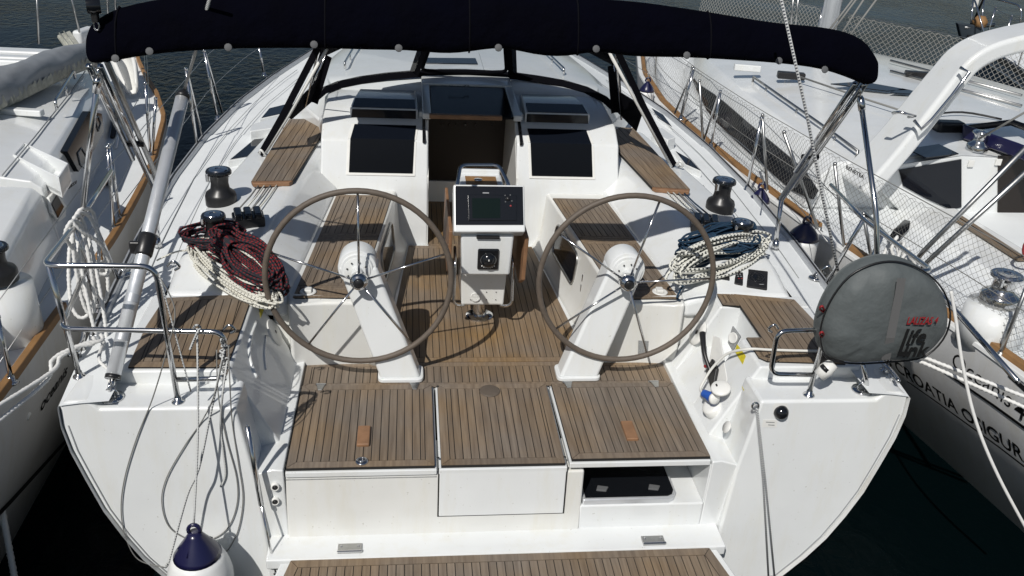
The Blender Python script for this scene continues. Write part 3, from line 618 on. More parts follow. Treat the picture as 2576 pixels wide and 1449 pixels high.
# ---- wheels
def wheel(s, rot):
    c = V((s * .785, 4.55, .675)); R_ = .527; tl = math.radians(4)
    X = V((1, 0, 0)); U = V((0, math.sin(tl), math.cos(tl))); N = X.cross(U)   # N points aft
    root = bpy.data.objects.new('steering_wheel', None); link(root, Y0); root.location = c - off(Y0)
    P = [c + (X * math.cos(a) + U * math.sin(a)) * R_ for a in np.linspace(0, 2 * math.pi, 65)[:-1]]
    tube('rim', P, .0172, 'leather', root, n=12, closed=True)
    st = []                                               # stitching on the inner side of the cover
    hub = c + N * .03
    for k in range(5):
        a = math.radians(90 + rot + 72 * k); d = X * math.cos(a) + U * math.sin(a)
        tube('spoke', [hub + d * .04, c + d * (R_ - .01)], .0068, 'steel', root, n=8)
    sharp(lathe('hub', [(.05, -.03), (.052, .0), (.050, .018), (.042, .03), (.034, .034), (.030, .040), (.012, .040), (.0, .036)], hub, 'steel', root, axis=N, n=28))
    lathe('hub_cap', [(.026, 0), (.022, .004), (.0, .004)], hub + N * .040, 'black_plastic', root, axis=N, n=20)
    # pedestal
    b0 = V((s * .549, 4.575, 0)); h0 = V((s * .80, 4.70, .70))
    ped = bpy.data.objects.new('wheel_pedestal', None); link(ped, Y0); ped.location = b0 - off(Y0)
    prism('base_plate', fillet2([(b0.x - .138, b0.y - .085), (b0.x + .138, b0.y - .085), (b0.x + .138, b0.y + .085), (b0.x - .138, b0.y + .085)], .04), .002, .030, 'gelcoat', ped, bevel=.008, seg=3)
    rings = []
    for t in np.linspace(0, 1, 9):
        p = b0.lerp(h0, t); wd = .122 - .01 * t; dp = .070 + .012 * t
        r = [(p.x + wd * sx, p.y + dp * sy, p.z + .02) for sx, sy in ((-1, -1), (1, -1), (1, 1), (-1, 1))]; rings.append(r)
    loft('column', rings, 'gelcoat', ped, bevel=.022, seg=4, caps=True)
    sharp(lathe('head', [(.0, .085), (.088, .085), (.094, .075), (.108, .073), (.112, .066), (.112, -.085), (.0, -.085)], h0 + V((0, 0, .0)), 'gelcoat', ped, axis=(0, -1, .07), n=40), 40)
    sharp(lathe('bearing', [(.078, 0), (.077, .006), (.06, .010), (.032, .012), (.03, .06), (.0, .06)], h0 + V((0, -.085, .0)), 'gelcoat', ped, axis=(0, -1, .05), n=28))
    for a in (30, 75, 120, 165, 210): lathe('bolt', [(.0055, 0), (.005, .003), (0, .003)], h0 + V((.058 * math.cos(math.radians(a)), -.099, .058 * math.sin(math.radians(a)))), 'black_plastic', ped, axis=(0, -1, .05), n=8)
def fillet2(poly, r, k=4):
    P = [V((p[0], p[1], 0)) for p in poly]; n = len(P); out = []
    for i in range(n):
        a = (P[i - 1] - P[i]); b = (P[(i + 1) % n] - P[i]); A = P[i] + a.normalized() * r; B = P[i] + b.normalized() * r
        for j in range(k + 1): t = j / k; q = A * (1 - t) ** 2 + P[i] * 2 * t * (1 - t) + B * t * t; out.append((q.x, q.y))
    return out
wheel(-1, 0); wheel(1, -16)
# ---- binnacle table
def binnacle():
    B = bpy.data.objects.new('binnacle_table', None); link(B, Y0); B.location = V((0, 5.33, 0)) - off(Y0)
    sharp(lathe('post', [(.095, 0), (.095, .008), (.08, .016), (.045, .02), (.042, .25), (0, .25)], (-.012, 5.34, .001), 'steel', B, n=28))
    rr = []                                               # lower body
    for z, w0, y0, y1 in ((.175, .135, 5.17, 5.50), (.19, .142, 5.155, 5.52), (.40, .150, 5.15, 5.55), (.62, .155, 5.14, 5.6), (.80, .17, 5.12, 5.75)):
        rr.append([(-.012 - w0, y0, z), (-.012 + w0, y0, z), (-.012 + w0, y1, z), (-.012 - w0, y1, z)])
    loft('body', rr, 'gelcoat_wall', B, bevel=.03, seg=4)
    # compass box
    zt = .765; y0 = 5.0
    loft('compass_box', [[(-.014 - w0, yy, z), (-.014 + w0, yy, z), (-.014 + w0, 5.2, z), (-.014 - w0, 5.2, z)] for z, w0, yy in ((.482, .152, 5.0), (.50, .155, 4.995), (.762, .168, 5.0))], 'gelcoat', B, bevel=.016, seg=4)
    a = PY(1228, 652, 4.99); box('compass_bezel', a + V((0, .0, 0)), (.135, .02, .145), 'black_gloss', B, bevel=.012, seg=3)
    c = a + V((0, -.004, .0)); lathe('compass_dome', [(.054, 0), (.052, .016), (.042, .032), (.024, .043), (.0, .047)], c, 'black_gloss', B, axis=(0, -1, 0), n=28)
    for k in range(7):
        q = c + V((-.036 + .012 * k, -.05 + .010 * abs(k - 3), .016 - .002 * abs(k - 3))); box('compass_mark', q, (.007, .004, .012), 'white_plastic', B, bevel=.001)
        q = c + V((-.039 + .013 * k, -.012, -.052 + .0013 * (k - 3) ** 2)); box('compass_mark', q, (.008, .004, .008), 'white_plastic', B, bevel=.001)
    # notch lip above the compass
    box('lip', PY(1228, 596, 4.985) + V((0, .01, -.006)), (.145, .03, .016), 'black_plastic', B, bevel=.004)
    # instrument pod, tilted face
    bl, br, tr, tl = PY(1143, 566, 4.98), PY(1320, 566, 4.98), PY(1318, 470, 5.12), PY(1142, 468, 5.12)
    up = ((tl - bl) + (tr - br)).normalized(); X = V((1, 0, 0)); n = X.cross(up).normalized()
    if n.y > 0: n = -n
    pod = slab('instrument_pod', [bl + up * -.045 + X * -.004, br + up * -.045 + X * .004, tr + X * .004 + up * .012, tl - X * .004 + up * .012], .13, 'gelcoat', B, bevel=.012, n=-n, seg=3)
    o = .003; pan = slab('instrument_panel', [bl + n * o + X * .008, br + n * o - X * .008, tr + n * o - X * .008, tl + n * o + X * .008], .006, 'black_gloss', B, n=-n)
    def q(px, py, d=.004): return PP(px, py, bl, n) + n * d
    slab('plotter', [q(1178, 556, .012), q(1300, 556, .012), q(1300, 492, .012), q(1176, 490, .012)], .012, 'black_gloss', B, n=-n, bevel=.004)
    slab('plotter_screen', [q(1188, 550, .0135), q(1258, 550, .0135), q(1258, 500, .0135), q(1187, 500, .0135)], .002, 'screen', B, n=-n)
    lathe('knob', [(.014, 0), (.013, .010), (0, .012)], q(1277, 501, .012), 'black_plastic', B, axis=n, n=16)
    for px, py in ((1270, 493), (1283, 492), (1287, 507), (1271, 509)): box('key_mark', q(px, py, .014), (.008, .008, .003), 'stud', B, ax=(X, up, n), bevel=.001)
    box('power_key', q(1284, 519, .014), (.011, .011, .004), 'red', B, ax=(X, up, n), bevel=.002)
    box('maker_plate', q(1222, 486, .006), (.04, .008, .003), 'grey_dot', B, ax=(X, up, n), bevel=.001)
    # top tray and grab rail behind the pod
    box('tray', (-.02, 5.46, .865), (.30, .56, .09), 'gelcoat', B, bevel=.02, seg=3); box('tray_inlay', (-.02, 5.44, .9105), (.21, .44, .006), 'teak_rail', B, bevel=.001); lathe('tray_ring', [(.03, 0), (.026, .008), (0, .008)], (-.04, 5.58, .914), 'steel', B, n=16)
    box('tray_wall', (-.02, 5.73, .915), (.28, .03, .05), 'gelcoat', B, bevel=.01)
    g = [PY(1150, 470, 5.20), PY(1158, 416, 5.42), PY(1256, 416, 5.42), PY(1282, 470, 5.20)]
    tube('grab_rail', fillet([g[0] - V((0, 0, .15)), g[0], g[1], g[2], g[3], g[3] - V((0, 0, .15))], .05), .0135, 'steel', B, n=10)
    # lower foot rails each side
    for s in (-1, 1):
        x = -.012 + s * .155; tube('foot_rail', fillet([(x + s * .03, 5.35, .52), (x + s * .035, 5.16, .50), (x + s * .04, 5.13, .20), (x - s * .03, 5.15, .175), (x - s * .06, 5.3, .18)], .04), .010, 'steel', B, n=8)
    # drop leaves
    pts = [PY(1296, 598, 5.12), PY(1322, 600, 5.12), PY(1322, 640, 5.15), PY(1313, 725, 5.2), PY(1303, 727, 5.2), PY(1292, 690, 5.18)]
    slab('table_leaf', [V((.226, 5.02, .74)), V((.226, 5.95, .74)), V((.226, 5.95, .36)), V((.226, 5.2, .33)), V((.226, 5.06, .42))], .026, 'teak_fresh', B, n=(1, 0, 0), bevel=.006)
    slab('table_leaf', [V((-.225, 5.15, .72)), V((-.225, 5.95, .72)), V((-.230, 5.95, .36)), V((-.230, 5.3, .36)), V((-.228, 5.2, .40))], .022, 'teak_fresh', B, n=(-1, 0, 0), bevel=.006)
    # vent and mounting holes on the body front
    c = PY(1196, 747, 5.148); sharp(lathe('vent', [(.034, 0), (.032, .006), (.026, .006), (.024, .002), (0, .002)], c, 'white_plastic', B, axis=(0, -1, 0), n=24))
    for k in range(5): box('vent_slat', c + V((0, -.004, -.020 + .010 * k)), (.046, .004, .004), 'white_plastic', B, bevel=.001)
    for px, py in ((1224, 735), (1248, 735), (1224, 754), (1247, 754), (1184, 754)): lathe('screw_hole', [(.004, 0), (0, .001)], PY(px, py, 5.147), 'black_plastic', B, axis=(0, -1, 0), n=8)
binnacle()
# ---- winches
def winch(c, h=.20, r=.088, m='black_plastic', parent=Y0, cap='steel'):
    w_ = bpy.data.objects.new('winch', None); link(w_, parent); w_.location = V(c) - off(parent)
    sharp(lathe('drum', [(r * 1.0, 0), (r * 1.0, h * .26), (r * .93, h * .34), (r * .62, h * .44), (r * .56, h * .6), (r * .60, h * .80), (r * .68, h * .86), (0, h * .86)], c, m, w_, n=32), 50)
    sharp(lathe('self_tailer', [(r * .66, 0), (r * .82, .006), (r * .82, h * .09), (r * .76, h * .13), (0, h * .13)], V(c) + V((0, 0, h * .86)), 'black_gloss' if m == 'black_plastic' else 'steel', w_, n=32), 40)
    sharp(lathe('crown', [(r * .60, 0), (r * .56, .005), (r * .25, .007), (r * .2, .002), (0, .002)], V(c) + V((0, 0, h * .99)), cap, w_, n=24), 30)
    box('stripper_arm', V(c) + V((-r * .62, -r * .55, h * .83)), (.022, .02, .06), 'steel', w_, bevel=.006)
    return w_
for s in (-1, 1):
    winch((s * 1.81, 5.91, .583), .255, .106); winch((s * (1.70 if s < 0 else 1.685), 5.15, .585), .235, .090)
    # rope clutches beside the winches
    k = bpy.data.objects.new('rope_clutch', None); link(k, Y0); k.location = V((s * 1.55, 5.46, .63)) - off(Y0)
    box('clutch_body', (s * 1.55, 5.46, .655), (.20, .14, .07), 'black_plastic', k, bevel=.01, rz=s * -.25)
    for i in range(3): box('clutch_lever', (s * (1.49 + .06 * i), 5.47 - .013 * i, .70), (.05, .15, .045), 'black_gloss', k, bevel=.014, rz=s * -.25, seg=3)
    winch_handle = None
# ---- left and right quarter fittings
def fittings():
    for s in (-1, 1):
        c = V((s * 1.95, 3.76, .412)); k = bpy.data.objects.new('pad_eye', None); link(k, Y0); k.location = c - off(Y0)
        lathe('eye_plate', [(.058, 0), (.055, .007), (.03, .011), (0, .011)], c, 'steel', k, n=24)
        tube('eye_bow', [c + V((.03 * math.cos(a), 0, .008 + .045 * math.sin(a))) for a in np.linspace(0, math.pi, 9)], .007, 'steel', k, n=6)
        tube('shackle', [c + V((.0, -.022 * math.cos(a), .055 + .03 * math.sin(a))) for a in np.linspace(0, 6.28, 13)[:-1]], .006, 'steel', k, n=6, closed=True)
        for (a, b) in (((312, 690),) if s < 0 else ((2050, 700),)):
            q = PZ(a, b, .475); lathe('fairlead', [(.045, 0), (.04, .008), (0, .008)], q, 'steel', Y0, n=18); tube('fairlead_eye', [q + V((0, .02 * math.cos(t), .008 + .035 * math.sin(t))) for t in np.linspace(0, math.pi, 7)], .007, 'steel', Y0, n=6)
        # mooring cleat
        q = PZ(205, 885, .45) if s < 0 else PZ(2235, 950, .45); k = bpy.data.objects.new('mooring_cleat', None); link(k, Y0); k.location = q - off(Y0)
        tube('cleat_horn', spline([q + V((-.02, -.12, .055)), q + V((0, -.04, .045)), q + V((0, .04, .045)), q + V((-.02, .12, .055))], 3), .013, 'steel', k, n=8)
        for d in (-.035, .035): tube('cleat_foot', [q + V((0, d, -.01)), q + V((0, d, .045))], .012, 'steel', k, n=8)
    # instruments behind the right helm seat
    ys = lambda y: .4955 + (y - 4.72) * .27
    for nm, pts in (('speaker_box', ((1880, 680), (1931, 686), (1929, 732), (1877, 724))), ('remote_box', ((1849, 676), (1870, 679), (1868, 721), (1846, 717))), ('switch_box', ((1804, 684), (1835, 684), (1835, 710), (1802, 704)))):
        P = [PP(a, b, (0, 5.0, .572), (0, -.28, 1)) for a, b in pts]; nn = V((0, -.28, 1)).normalized(); k = slab(nm, [p + nn * .016 for p in P], .03, 'black_plastic', Y0, n=-nn, bevel=.008, seg=3); c = sum(P, V((0, 0, 0))) / 4 + nn * .017
        if nm == 'speaker_box':
            lathe('speaker_cone', [(.050, 0), (.048, .004), (.040, .001), (.02, .003), (0, .003)], c + V((0, .01, 0)), 'black_gloss', k, axis=nn, n=24); box('maker_badge', c + V((.008, -.058, -.014)), (.03, .008, .003), 'grey_dot', k)
        if nm == 'remote_box':
            for i in range(4):
                for j in range(2): box('button', c + V((-.010 + .02 * j, .035 - .02 * i, .010 - .0056 * i + (-.002))), (.011, .010, .004), 'red' if (i, j) in ((0, 1), (3, 1), (3, 0)) else 'grey_dot', k)
        if nm == 'switch_box':
            for i in range(2): lathe('dial', [(.011, 0), (.01, .004), (0, .004)], c + V((-.008 + .02 * i, .006, 0)), 'grey_dot', k, axis=nn, n=12)
    for k_ in range(2):
        pass
    # the inner wall of the right quarter
    p0 = (1.405, 4.3, .485); n = (-.49, 0, .2375); nv = V((-.465, 0, .225)).normalized()
    W = lambda a, b, d=.0: PP(a, b, p0, n) + nv * d
    c = W(1756, 837); o = lathe('white_cover', [(.085, 0), (.083, .006), (.06, .012), (.02, .013), (.017, .006), (0, .006)], c, 'white_plastic', Y0, axis=nv, n=32)
    lathe('cover_button', [(.014, 0), (0, .003)], c + nv * .013, 'black_plastic', o, axis=nv, n=14)
    # throttle in its recess
    k = bpy.data.objects.new('throttle_lever', None); link(k, Y0); q = W(1797, 930, .01); k.location = q - off(Y0)
    slab('recess_plate', [W(1778, 950, .003), W(1805, 1000, .003), W(1830, 955, .003), W(1812, 850, .003), W(1795, 845, .003)], .01, 'white_plastic', k, n=-nv, bevel=.004)
    slab('lever_base', [W(1780, 935, .02), W(1797, 990, .02), W(1812, 930, .03), W(1800, 905, .03)], .025, 'black_plastic', k, n=-nv, bevel=.008)
    tube('lever', spline([W(1795, 940, .02), W(1797, 905, .07), W(1798, 880, .085), W(1797, 852, .09)], 4), [.010 + .0008 * i for i in range(13)], 'black_plastic', k, n=10)
    box('neutral_button', W(1786, 926, .03), (.025, .018, .015), 'red', k, bevel=.004)
    # engine panel in the notch
    f = V((0, -1, 0)); o = slab('engine_panel', [PY(1832, 853, 4.19), PY(1843, 820, 4.19), PY(1860, 846, 4.19), PY(1842, 882, 4.19)], .01, 'print_grey', Y0)
    P = [PX(a, b, 1.40) for a, b in ((1831, 858), (1842, 820), (1861, 846), (1843, 884))]
    n2 = V((-.9, -.4, .25)).normalized(); c0 = W(1846, 852, .012)
    o.hide_render = False
    G = [PP(a, b, c0, n2) for a, b in ((1830, 862), (1842, 820), (1862, 847), (1842, 884))]
    bpy.data.objects.remove(o); o = slab('engine_panel', G, .012, 'print_grey', Y0, n=-n2, bevel=.003)
    lathe('gauge', [(.034, 0), (.032, .008), (.027, .006), (0, .006)], PP(1845, 850, c0, n2) + n2 * .001, 'white_plastic', o, axis=n2, n=24)
    slab('warning_label', [W(1849, 884, .003), W(1855, 866, .003), W(1877, 896, .003), W(1869, 917, .003)], .001, 'yellow', Y0, n=-nv)
    slab('info_label', [W(1802, 880, .005), W(1806, 872, .005), W(1817, 885, .005), W(1812, 892, .005)], .001, 'white_plastic', Y0, n=-nv)
    slab('small_label', [PP(1867, 974, p0, n) + nv * .003, PP(1874, 962, p0, n) + nv * .003, PP(1877, 968, p0, n) + nv * .003, PP(1872, 984, p0, n) + nv * .003], .001, 'yellow', Y0, n=-nv)
    # shore power inlet
    c = W(1795, 1030, .0); ax = V((-.62, -.1, .78)).normalized(); k = lathe('power_inlet', [(.058, -.09), (.056, .0), (.050, .012), (.03, .014), (0, .014)], c + ax * .03, 'white_plastic', Y0, axis=ax, n=28)
    lid_ax = V((-.25, -.25, .93)).normalized(); q = W(1838, 990, .07); lathe('inlet_lid', [(.055, 0), (.055, .012), (.048, .018), (0, .02)], q, 'white_plastic', k, axis=lid_ax, n=26)
    for d in (-.018, .02): box('lid_slot', q + lid_ax * .0195 + V((d, .018, 0)), (.010, .018, .003), 'black_plastic', k, ax=(V((1, 0, .27)).normalized(), V((0, 1, .27)).normalized(), lid_ax))
    c = W(1830, 1075, .003); lathe('round_vent', [(.036, 0), (.034, .006), (0, .006)], c, 'white_plastic', Y0, axis=nv, n=22)
    # port/starboard stern light and sticker on the right quarter
    T = lambda a, b, d=0: PP(a, b, (0, 3.67, .43), (0, 1, -.08)) + V((0, -1, .08)).normalized() * d
    c = T(1964, 1036); nt_ = V((0, -1, .08)).normalized(); o = sharp(lathe('stern_light', [(.04, 0), (.038, .018), (.028, .034), (.012, .042), (0, .042)], c, 'black_gloss', Y0, axis=nt_, n=24), 60)
    mesh('light_recess', [T(a, b, .002) for a, b in ((1943, 1022), (1950, 1014), (1980, 1014), (1983, 1022), (1981, 1040), (1946, 1042))], [(0, 1, 2, 3, 4, 5)], 'white_plastic', Y0)
    o = slab('sticker', [T(1917, 1074, .002), T(1953, 1075, .002), T(1956, 1056, .002), T(1920, 1055, .002)], .001, 'white_plastic', Y0, n=-nt_)
    for i in range(2): slab('sticker_line', [T(1926 + 6 * i, 1060 + 7 * i, .0035), T(1948, 1061 + 7 * i, .0035), T(1948, 1063 + 7 * i, .0035), T(1926 + 6 * i, 1062 + 7 * i, .0035)], .0005, 'print_grey', o, n=-nt_)
    # builder's plate on the seat end
    o = slab('builder_plate', [PY(1605, 890, 4.708), PY(1630, 888, 4.708), PY(1632, 858, 4.708), PY(1606, 857, 4.708)], .003, 'print_grey', Y0)
    # left wall: round cover and bowed recess, in shade
    n = (.49, 0, .2375); nv = V((.465, 0, .225)).normalized(); W2 = lambda a, b, d=.0: PP(a, b, (-1.405, 4.3, .485), n) + nv * d
    c = W2(690, 836); sharp(lathe('wall_cover', [(.085, 0), (.083, .006), (.06, .010), (0, .011)], c, 'white_plastic', Y0, axis=nv, n=30)); lathe('cover_button', [(.012, 0), (0, .004)], c + nv * .011, 'black_plastic', Y0, axis=nv, n=12)
    tube('wall_recess_edge', spline([W2(645, 810, .002), W2(630, 850, .002), W2(626, 885, .002), W2(632, 918, .002), W2(645, 950, .002)], 4), .010, 'gelcoat', Y0, n=6)
    tube('wall_recess_edge', spline([W2(668, 845, .002), W2(664, 890, .002), W2(668, 930, .002)], 4), .006, 'gelcoat', Y0, n=6)
    slab('warning_label', [W2(655, 800, .003), W2(650, 770, .003), W2(660, 752, .003), W2(664, 778, .003)], .001, 'yellow', Y0, n=-nv)
    for py in (1222, 1258):
        c = PY(692, py, 3.646); ax = V((.15, -1, .1)).normalized(); o = lathe('drain_pipe', [(.022, -.01), (.022, .018), (.015, .02), (.014, .0), (0, .0)], c, 'white_plastic', Y0, axis=ax, n=18); lathe('drain_hole', [(.014, 0), (0, .001)], c + ax * .019, 'black_plastic', o, axis=ax, n=14)
fittings()
# ---- pushpits, stanchions, lifelines
def pushpit(s):
    k = bpy.data.objects.new('pushpit', None); link(k, Y0); k.location = V((s * 1.63, 3.72, .42)) - off(Y0); r = .0138
    fw = V((s * 2.27, 4.72, 1.02))
    tube('top_rail', fillet([fw + V((s * .03, .55, .02)), fw, V((s * 2.135, 3.74, 1.142)), V((s * 1.655, 3.75, 1.135)), V((s * 1.628, 3.72, .42))], .07, 6), r, 'steel', k, n=10)
    tube('mid_rail', fillet([V((s * 2.24, 4.45, .76)), V((s * 2.138, 3.79, .785)), V((s * 1.375, 3.72, .806)), V((s * 1.385, 3.72, .545)), V((s * 1.62, 3.72, .54))], .06, 6), r * .92, 'steel', k, n=10)
    for a, b in ((V((s * 2.142, 3.90, .45)), V((s * 2.13, 3.78, 1.13))), (V((s * 2.235, 4.92, .46)), fw), (V((s * 2.24, 4.55, .47)), V((s * 2.25, 4.45, 1.04)))):
        tube('post', [a, b], r, 'steel', k, n=10); lathe('post_foot', [(.032, 0), (.03, .006), (.017, .012), (.016, .03), (0, .03)], a - V((0, 0, .004)), 'steel', k, n=16)
    a = V((s * 1.628, 3.72, .41)); lathe('post_foot', [(.032, 0), (.03, .006), (.017, .012), (.016, .03), (0, .03)], a, 'steel', k, n=16)
    for q in (V((s * 1.60, 3.745, 1.14)), V((s * 1.375, 3.72, .82))):
        tube('gate_hook', spline([q, q + V((-s * .03, -.01, .03)), q + V((-s * .055, -.005, .0)), q + V((-s * .03, 0, -.02))], 4), .006, 'steel', k, n=6)
for s in (-1, 1): pushpit(s)
def stanchion(base, top, parent, braces=False, m='steel', r=.0125):
    k = bpy.data.objects.new('stanchion', None); link(k, parent); k.location = V(base) - off(parent)
    tube('post', [base, top], r, m, k, n=8); lathe('foot', [(.034, 0), (.03, .01), (.018, .014), (.017, .04), (0, .04)], V(base) - V((0, 0, .004)), m, k, n=14); lathe('cap', [(r * 1.15, 0), (r * 1.2, .012), (r * .7, .02), (0, .02)], top, m, k, n=12)
    if braces: tube('brace', fillet([V(base) + V((0, .22, 0)), V(top) + V((0, .03, -.02)), top], .03), r * .85, m, k, n=8)
    return k
def stanchions():
    # photo positions on the left rail, mirrored spacing on the right
    left = [((497, 372), (468, 176)), ((548, 300), (514, 130)), ((665, 190), (652, 120))]
    for i, (b, t) in enumerate(left):
        p = PZ(b[0], b[1], .50 + .02 * i); q = PY(t[0], t[1], p.y - .02)
        stanchion(p, q, Y0, braces=(i < 2))
    P = [PZ(497, 372, .5), PZ(548, 300, .52), PZ(665, 190, .56)]
    for dz in (.62, .32):
        tube('lifeline', spline([V((-2.3, 5.2, .46 + dz)), P[0] + V((0, 0, dz)), P[1] + V((0, 0, dz)), P[2] + V((0, 0, dz)), V((-1.5, 11.2, .65 + dz))], 3), .0028, 'steel_dull', Y0, n=5)
    right = [((1878, 478), (1915, 300)), ((1788, 372), (1812, 232)), ((1712, 300), (1745, 175)), ((1752, 330), (1775, 200))]
    R_ = []
    for i, (b, t) in enumerate(right[:3]):
        p = PZ(b[0], b[1], .49 + .02 * i); q = PY(t[0], t[1], p.y - .01); stanchion(p, q, Y0, braces=(i > 0)); R_.append((p, q))
    for d in (0, .3):
        tube('lifeline', spline([V((2.28, 5.1, 1.0 - d))] + [q + V((0, 0, -d)) for p, q in R_] + [V((1.5, 11.0, 1.26 - d))], 3), .0028, 'steel_dull', Y0, n=5)
stanchions()
# ---- folded bimini
def bimini():
    yb = 4.42
    bot = [(226, 150), (229, 156), (240, 159), (262, 158), (300, 151), (376, 138), (470, 128), (580, 123), (700, 121), (820, 122), (930, 126), (1030, 127), (1085, 133), (1130, 136), (1180, 131), (1240, 121), (1290, 124), (1340, 138), (1400, 144), (1450, 139), (1500, 128), (1560, 140), (1620, 144), (1700, 144), (1780, 147), (1860, 152), (1950, 158), (2040, 168), (2100, 183), (2150, 204), (2182, 217), (2197, 205)]
    top = [(227, 72), (230, 62), (240, 52), (262, 36), (300, 18), (376, 0), (470, -14), (580, -16), (700, -20), (820, -22), (930, -22), (1030, -22), (1085, -22), (1130, -21), (1180, -20), (1240, -18), (1290, -16), (1340, -13), (1400, -10), (1450, -7), (1500, -4), (1560, -1), (1620, 5), (1700, 16), (1780, 29), (1860, 42), (1950, 58), (2040, 64), (2100, 72), (2150, 86), (2182, 108), (2199, 142)]
    rr = []
    N_ = len(bot)
    for i, (b, t) in enumerate(zip(bot, top)):
        B_, T_ = PY(b[0], b[1], yb - .05), PY(t[0], t[1], yb + .02); c = (B_ + T_) / 2; h = (T_ - B_).length / 2; u = (T_ - B_).normalized(); dpt = .066 if 1 < i < N_ - 2 else .055
        ring = []
        for j in range(16):
            a = 2 * math.pi * j / 16; ca, sa = math.cos(a), math.sin(a); e = .8
            ring.append(c + u * (h * math.copysign(abs(sa) ** e, sa)) + V((0, 1, 0)) * (dpt * math.copysign(abs(ca) ** e, ca) * (1 + .06 * math.sin(i * 1.7 + j))) + V((0, 0, .004 * math.sin(3.1 * i + 2 * j))))
        rr.append(ring)
    for end, sgn in ((0, -1), (-1, 1)):
        c = sum(rr[end], V((0, 0, 0))) / 16; e = [c + (p - c) * .8 + V((sgn * .008, 0, 0)) for p in rr[end]]
        if end == 0: rr.insert(0, e)
        else: rr.append(e)
    cov = loft('bimini_cover', rr, 'canvas', Y0, smooth=True, sub=1)
    for i in (5, 10, 15, 20, 25): c_ = sum(rr[i], V((0, 0, 0))) / 16; tube('cover_seam', [c_ + (p - c_) * .985 for p in rr[i]], .005, 'canvas_black', cov, n=5, closed=True)
    for px, py in ((290, 145), (376, 127), (574, 117), (790, 110), (1003, 119), (1254, 118), (1500, 121), (1728, 137), (1960, 151), (2075, 173)):
        d = PY(px, py, yb - .185) - V(CP); p = PY(px, py + 2, 4.318)
        lathe('cover_stud', [(.019, 0), (.017, .0015), (0, .002)], p, 'stud', cov, axis=(0, -1, .35), n=10).scale = (1, 1, 1)
    for s in (-1, 1):
        k = bpy.data.objects.new('bimini_frame', None); link(k, Y0)
        base = PZ(397, 617, .50) if s < 0 else PZ(1950, 622, .50); k.location = base - off(Y0)
        hin = PY(387, 473, base.y + .03) if s < 0 else PY(1966, 500, base.y + .03); end = PY(246, 160, 4.42) if s < 0 else PY(2168, 205, 4.42)
        tube('leg', [base, hin], .0165, 'steel', k, n=10); lathe('leg_foot', [(.03, 0), (.024, .02), (.02, .06), (0, .06)], base - V((0, 0, .005)), 'steel', k, n=14)
        sd = V((.027, 0, 0)); up = V((0, .02, .018))
        for i in range(4):
            o = sd * (i - 1.5) + up * ((i % 2) - .5); tp = hin.lerp(end, .0 if i in (1, 2) else (.30 if i == 0 else .12)); tube('bow_tube', [tp + o * (.35 if i in (1, 2) else 1), end + o], .0155, 'steel_dull' if i % 2 else 'steel', k, n=8)
        m = hin.lerp(end, .42); tube('tube_clamp', [m - sd * 2.0, m + sd * 2.0], .018, 'black_plastic', k, n=6)
        if s < 0: A, B_ = PY(245, 205, 4.42), V((-2.262, 4.62, 1.035))
        else: A, B_ = PY(2165, 250, 4.42), PY(2205, 545, 4.05)
        pts = [A, B_] if s < 0 else [A, B_, PY(2206, 672, 3.98), PY(2205, 700, 3.98)]
        tube('strut', fillet(pts, .05), .0145, 'steel', k, n=10); lathe('strut_end', [(.02, 0), (.02, .06), (.012, .08), (0, .08)], A - (A - B_).normalized() * .06, 'steel', k, axis=(A - B_), n=12)
        tube('strut_link', [A, end + V((0, 0, -.02))], .006, 'steel', k, n=6)
bimini()
# platform gas struts and lifting wires
k = bpy.data.objects.new('platform_strut', None); link(k, Y0)
a = PY(622, 1072, 3.62); b = PY(657, 1270, 3.565); c = PY(694, 1442, 3.50); k.location = a - off(Y0)
tube('cylinder', [a, b], .0135, 'steel', k, n=10); tube('rod', [b, c], .006, 'steel', k, n=8); lathe('ball_end', [(.0, -.012), (.012, 0), (0, .012)], a, 'steel', k, n=12); lathe('ball_end', [(.0, -.014), (.014, 0), (0, .014)], c, 'steel', k, n=12)
T = lambda a, b, d=0: PP(a, b, (0, 3.67, .43), (0, 1, -.08)) + V((0, -1, .08)).normalized() * d
w1 = tube('lifting_line', [T(1898, 1020, .03), T(1915, 1200, .03), T(1931, 1460, .02)], .006, 'cord_fleck', Y0, n=6); tube('lifting_line', [T(1899, 1020, .04), T(1918, 1200, .05), T(1943, 1460, .05)], .005, 'cord_fleck', Y0, n=6)
tube('line_eye', [T(1898, 1018, .0) + V((.018 * math.cos(t), -.012, .02 * math.sin(t))) for t in np.linspace(0, 6.28, 11)[:-1]], .006, 'steel', Y0, n=6, closed=True)
# ================================================================== neighbouring yachts
from mathutils.bvhtree import BVHTree
def snap(o, hull, d=.003):
    """lay a flat print onto a curved hull"""
    ho = off(hull.parent); bv = BVHTree.FromPolygons([v.co + ho for v in hull.data.vertices], [p.vertices[:] for p in hull.data.polygons]); oo = off(o.parent)
    for v in o.data.vertices:
        p = v.co + oo; q, n, i, dd = bv.find_nearest(p)
        if q is not None:
            if n.dot(V(CP) - q) < 0: n = -n
            v.co = q + n * d - oo
    return o
def band_on(name, hull, H, a, b, h, m, parent, k=24):
    A = [V((a[0] + (b[0] - a[0]) * i / k, a[1] + (b[1] - a[1]) * i / k, 0)) for i in range(k + 1)]; v = []
    for i, p in enumerate(A): hh = h[0] + (h[1] - h[0]) * i / k; v += [H(p.x, p.y), H(p.x, p.y + hh)]
    return snap(mesh(name, v, [(2 * i, 2 * i + 1, 2 * i + 3, 2 * i + 2) for i in range(k)], m, parent), hull)
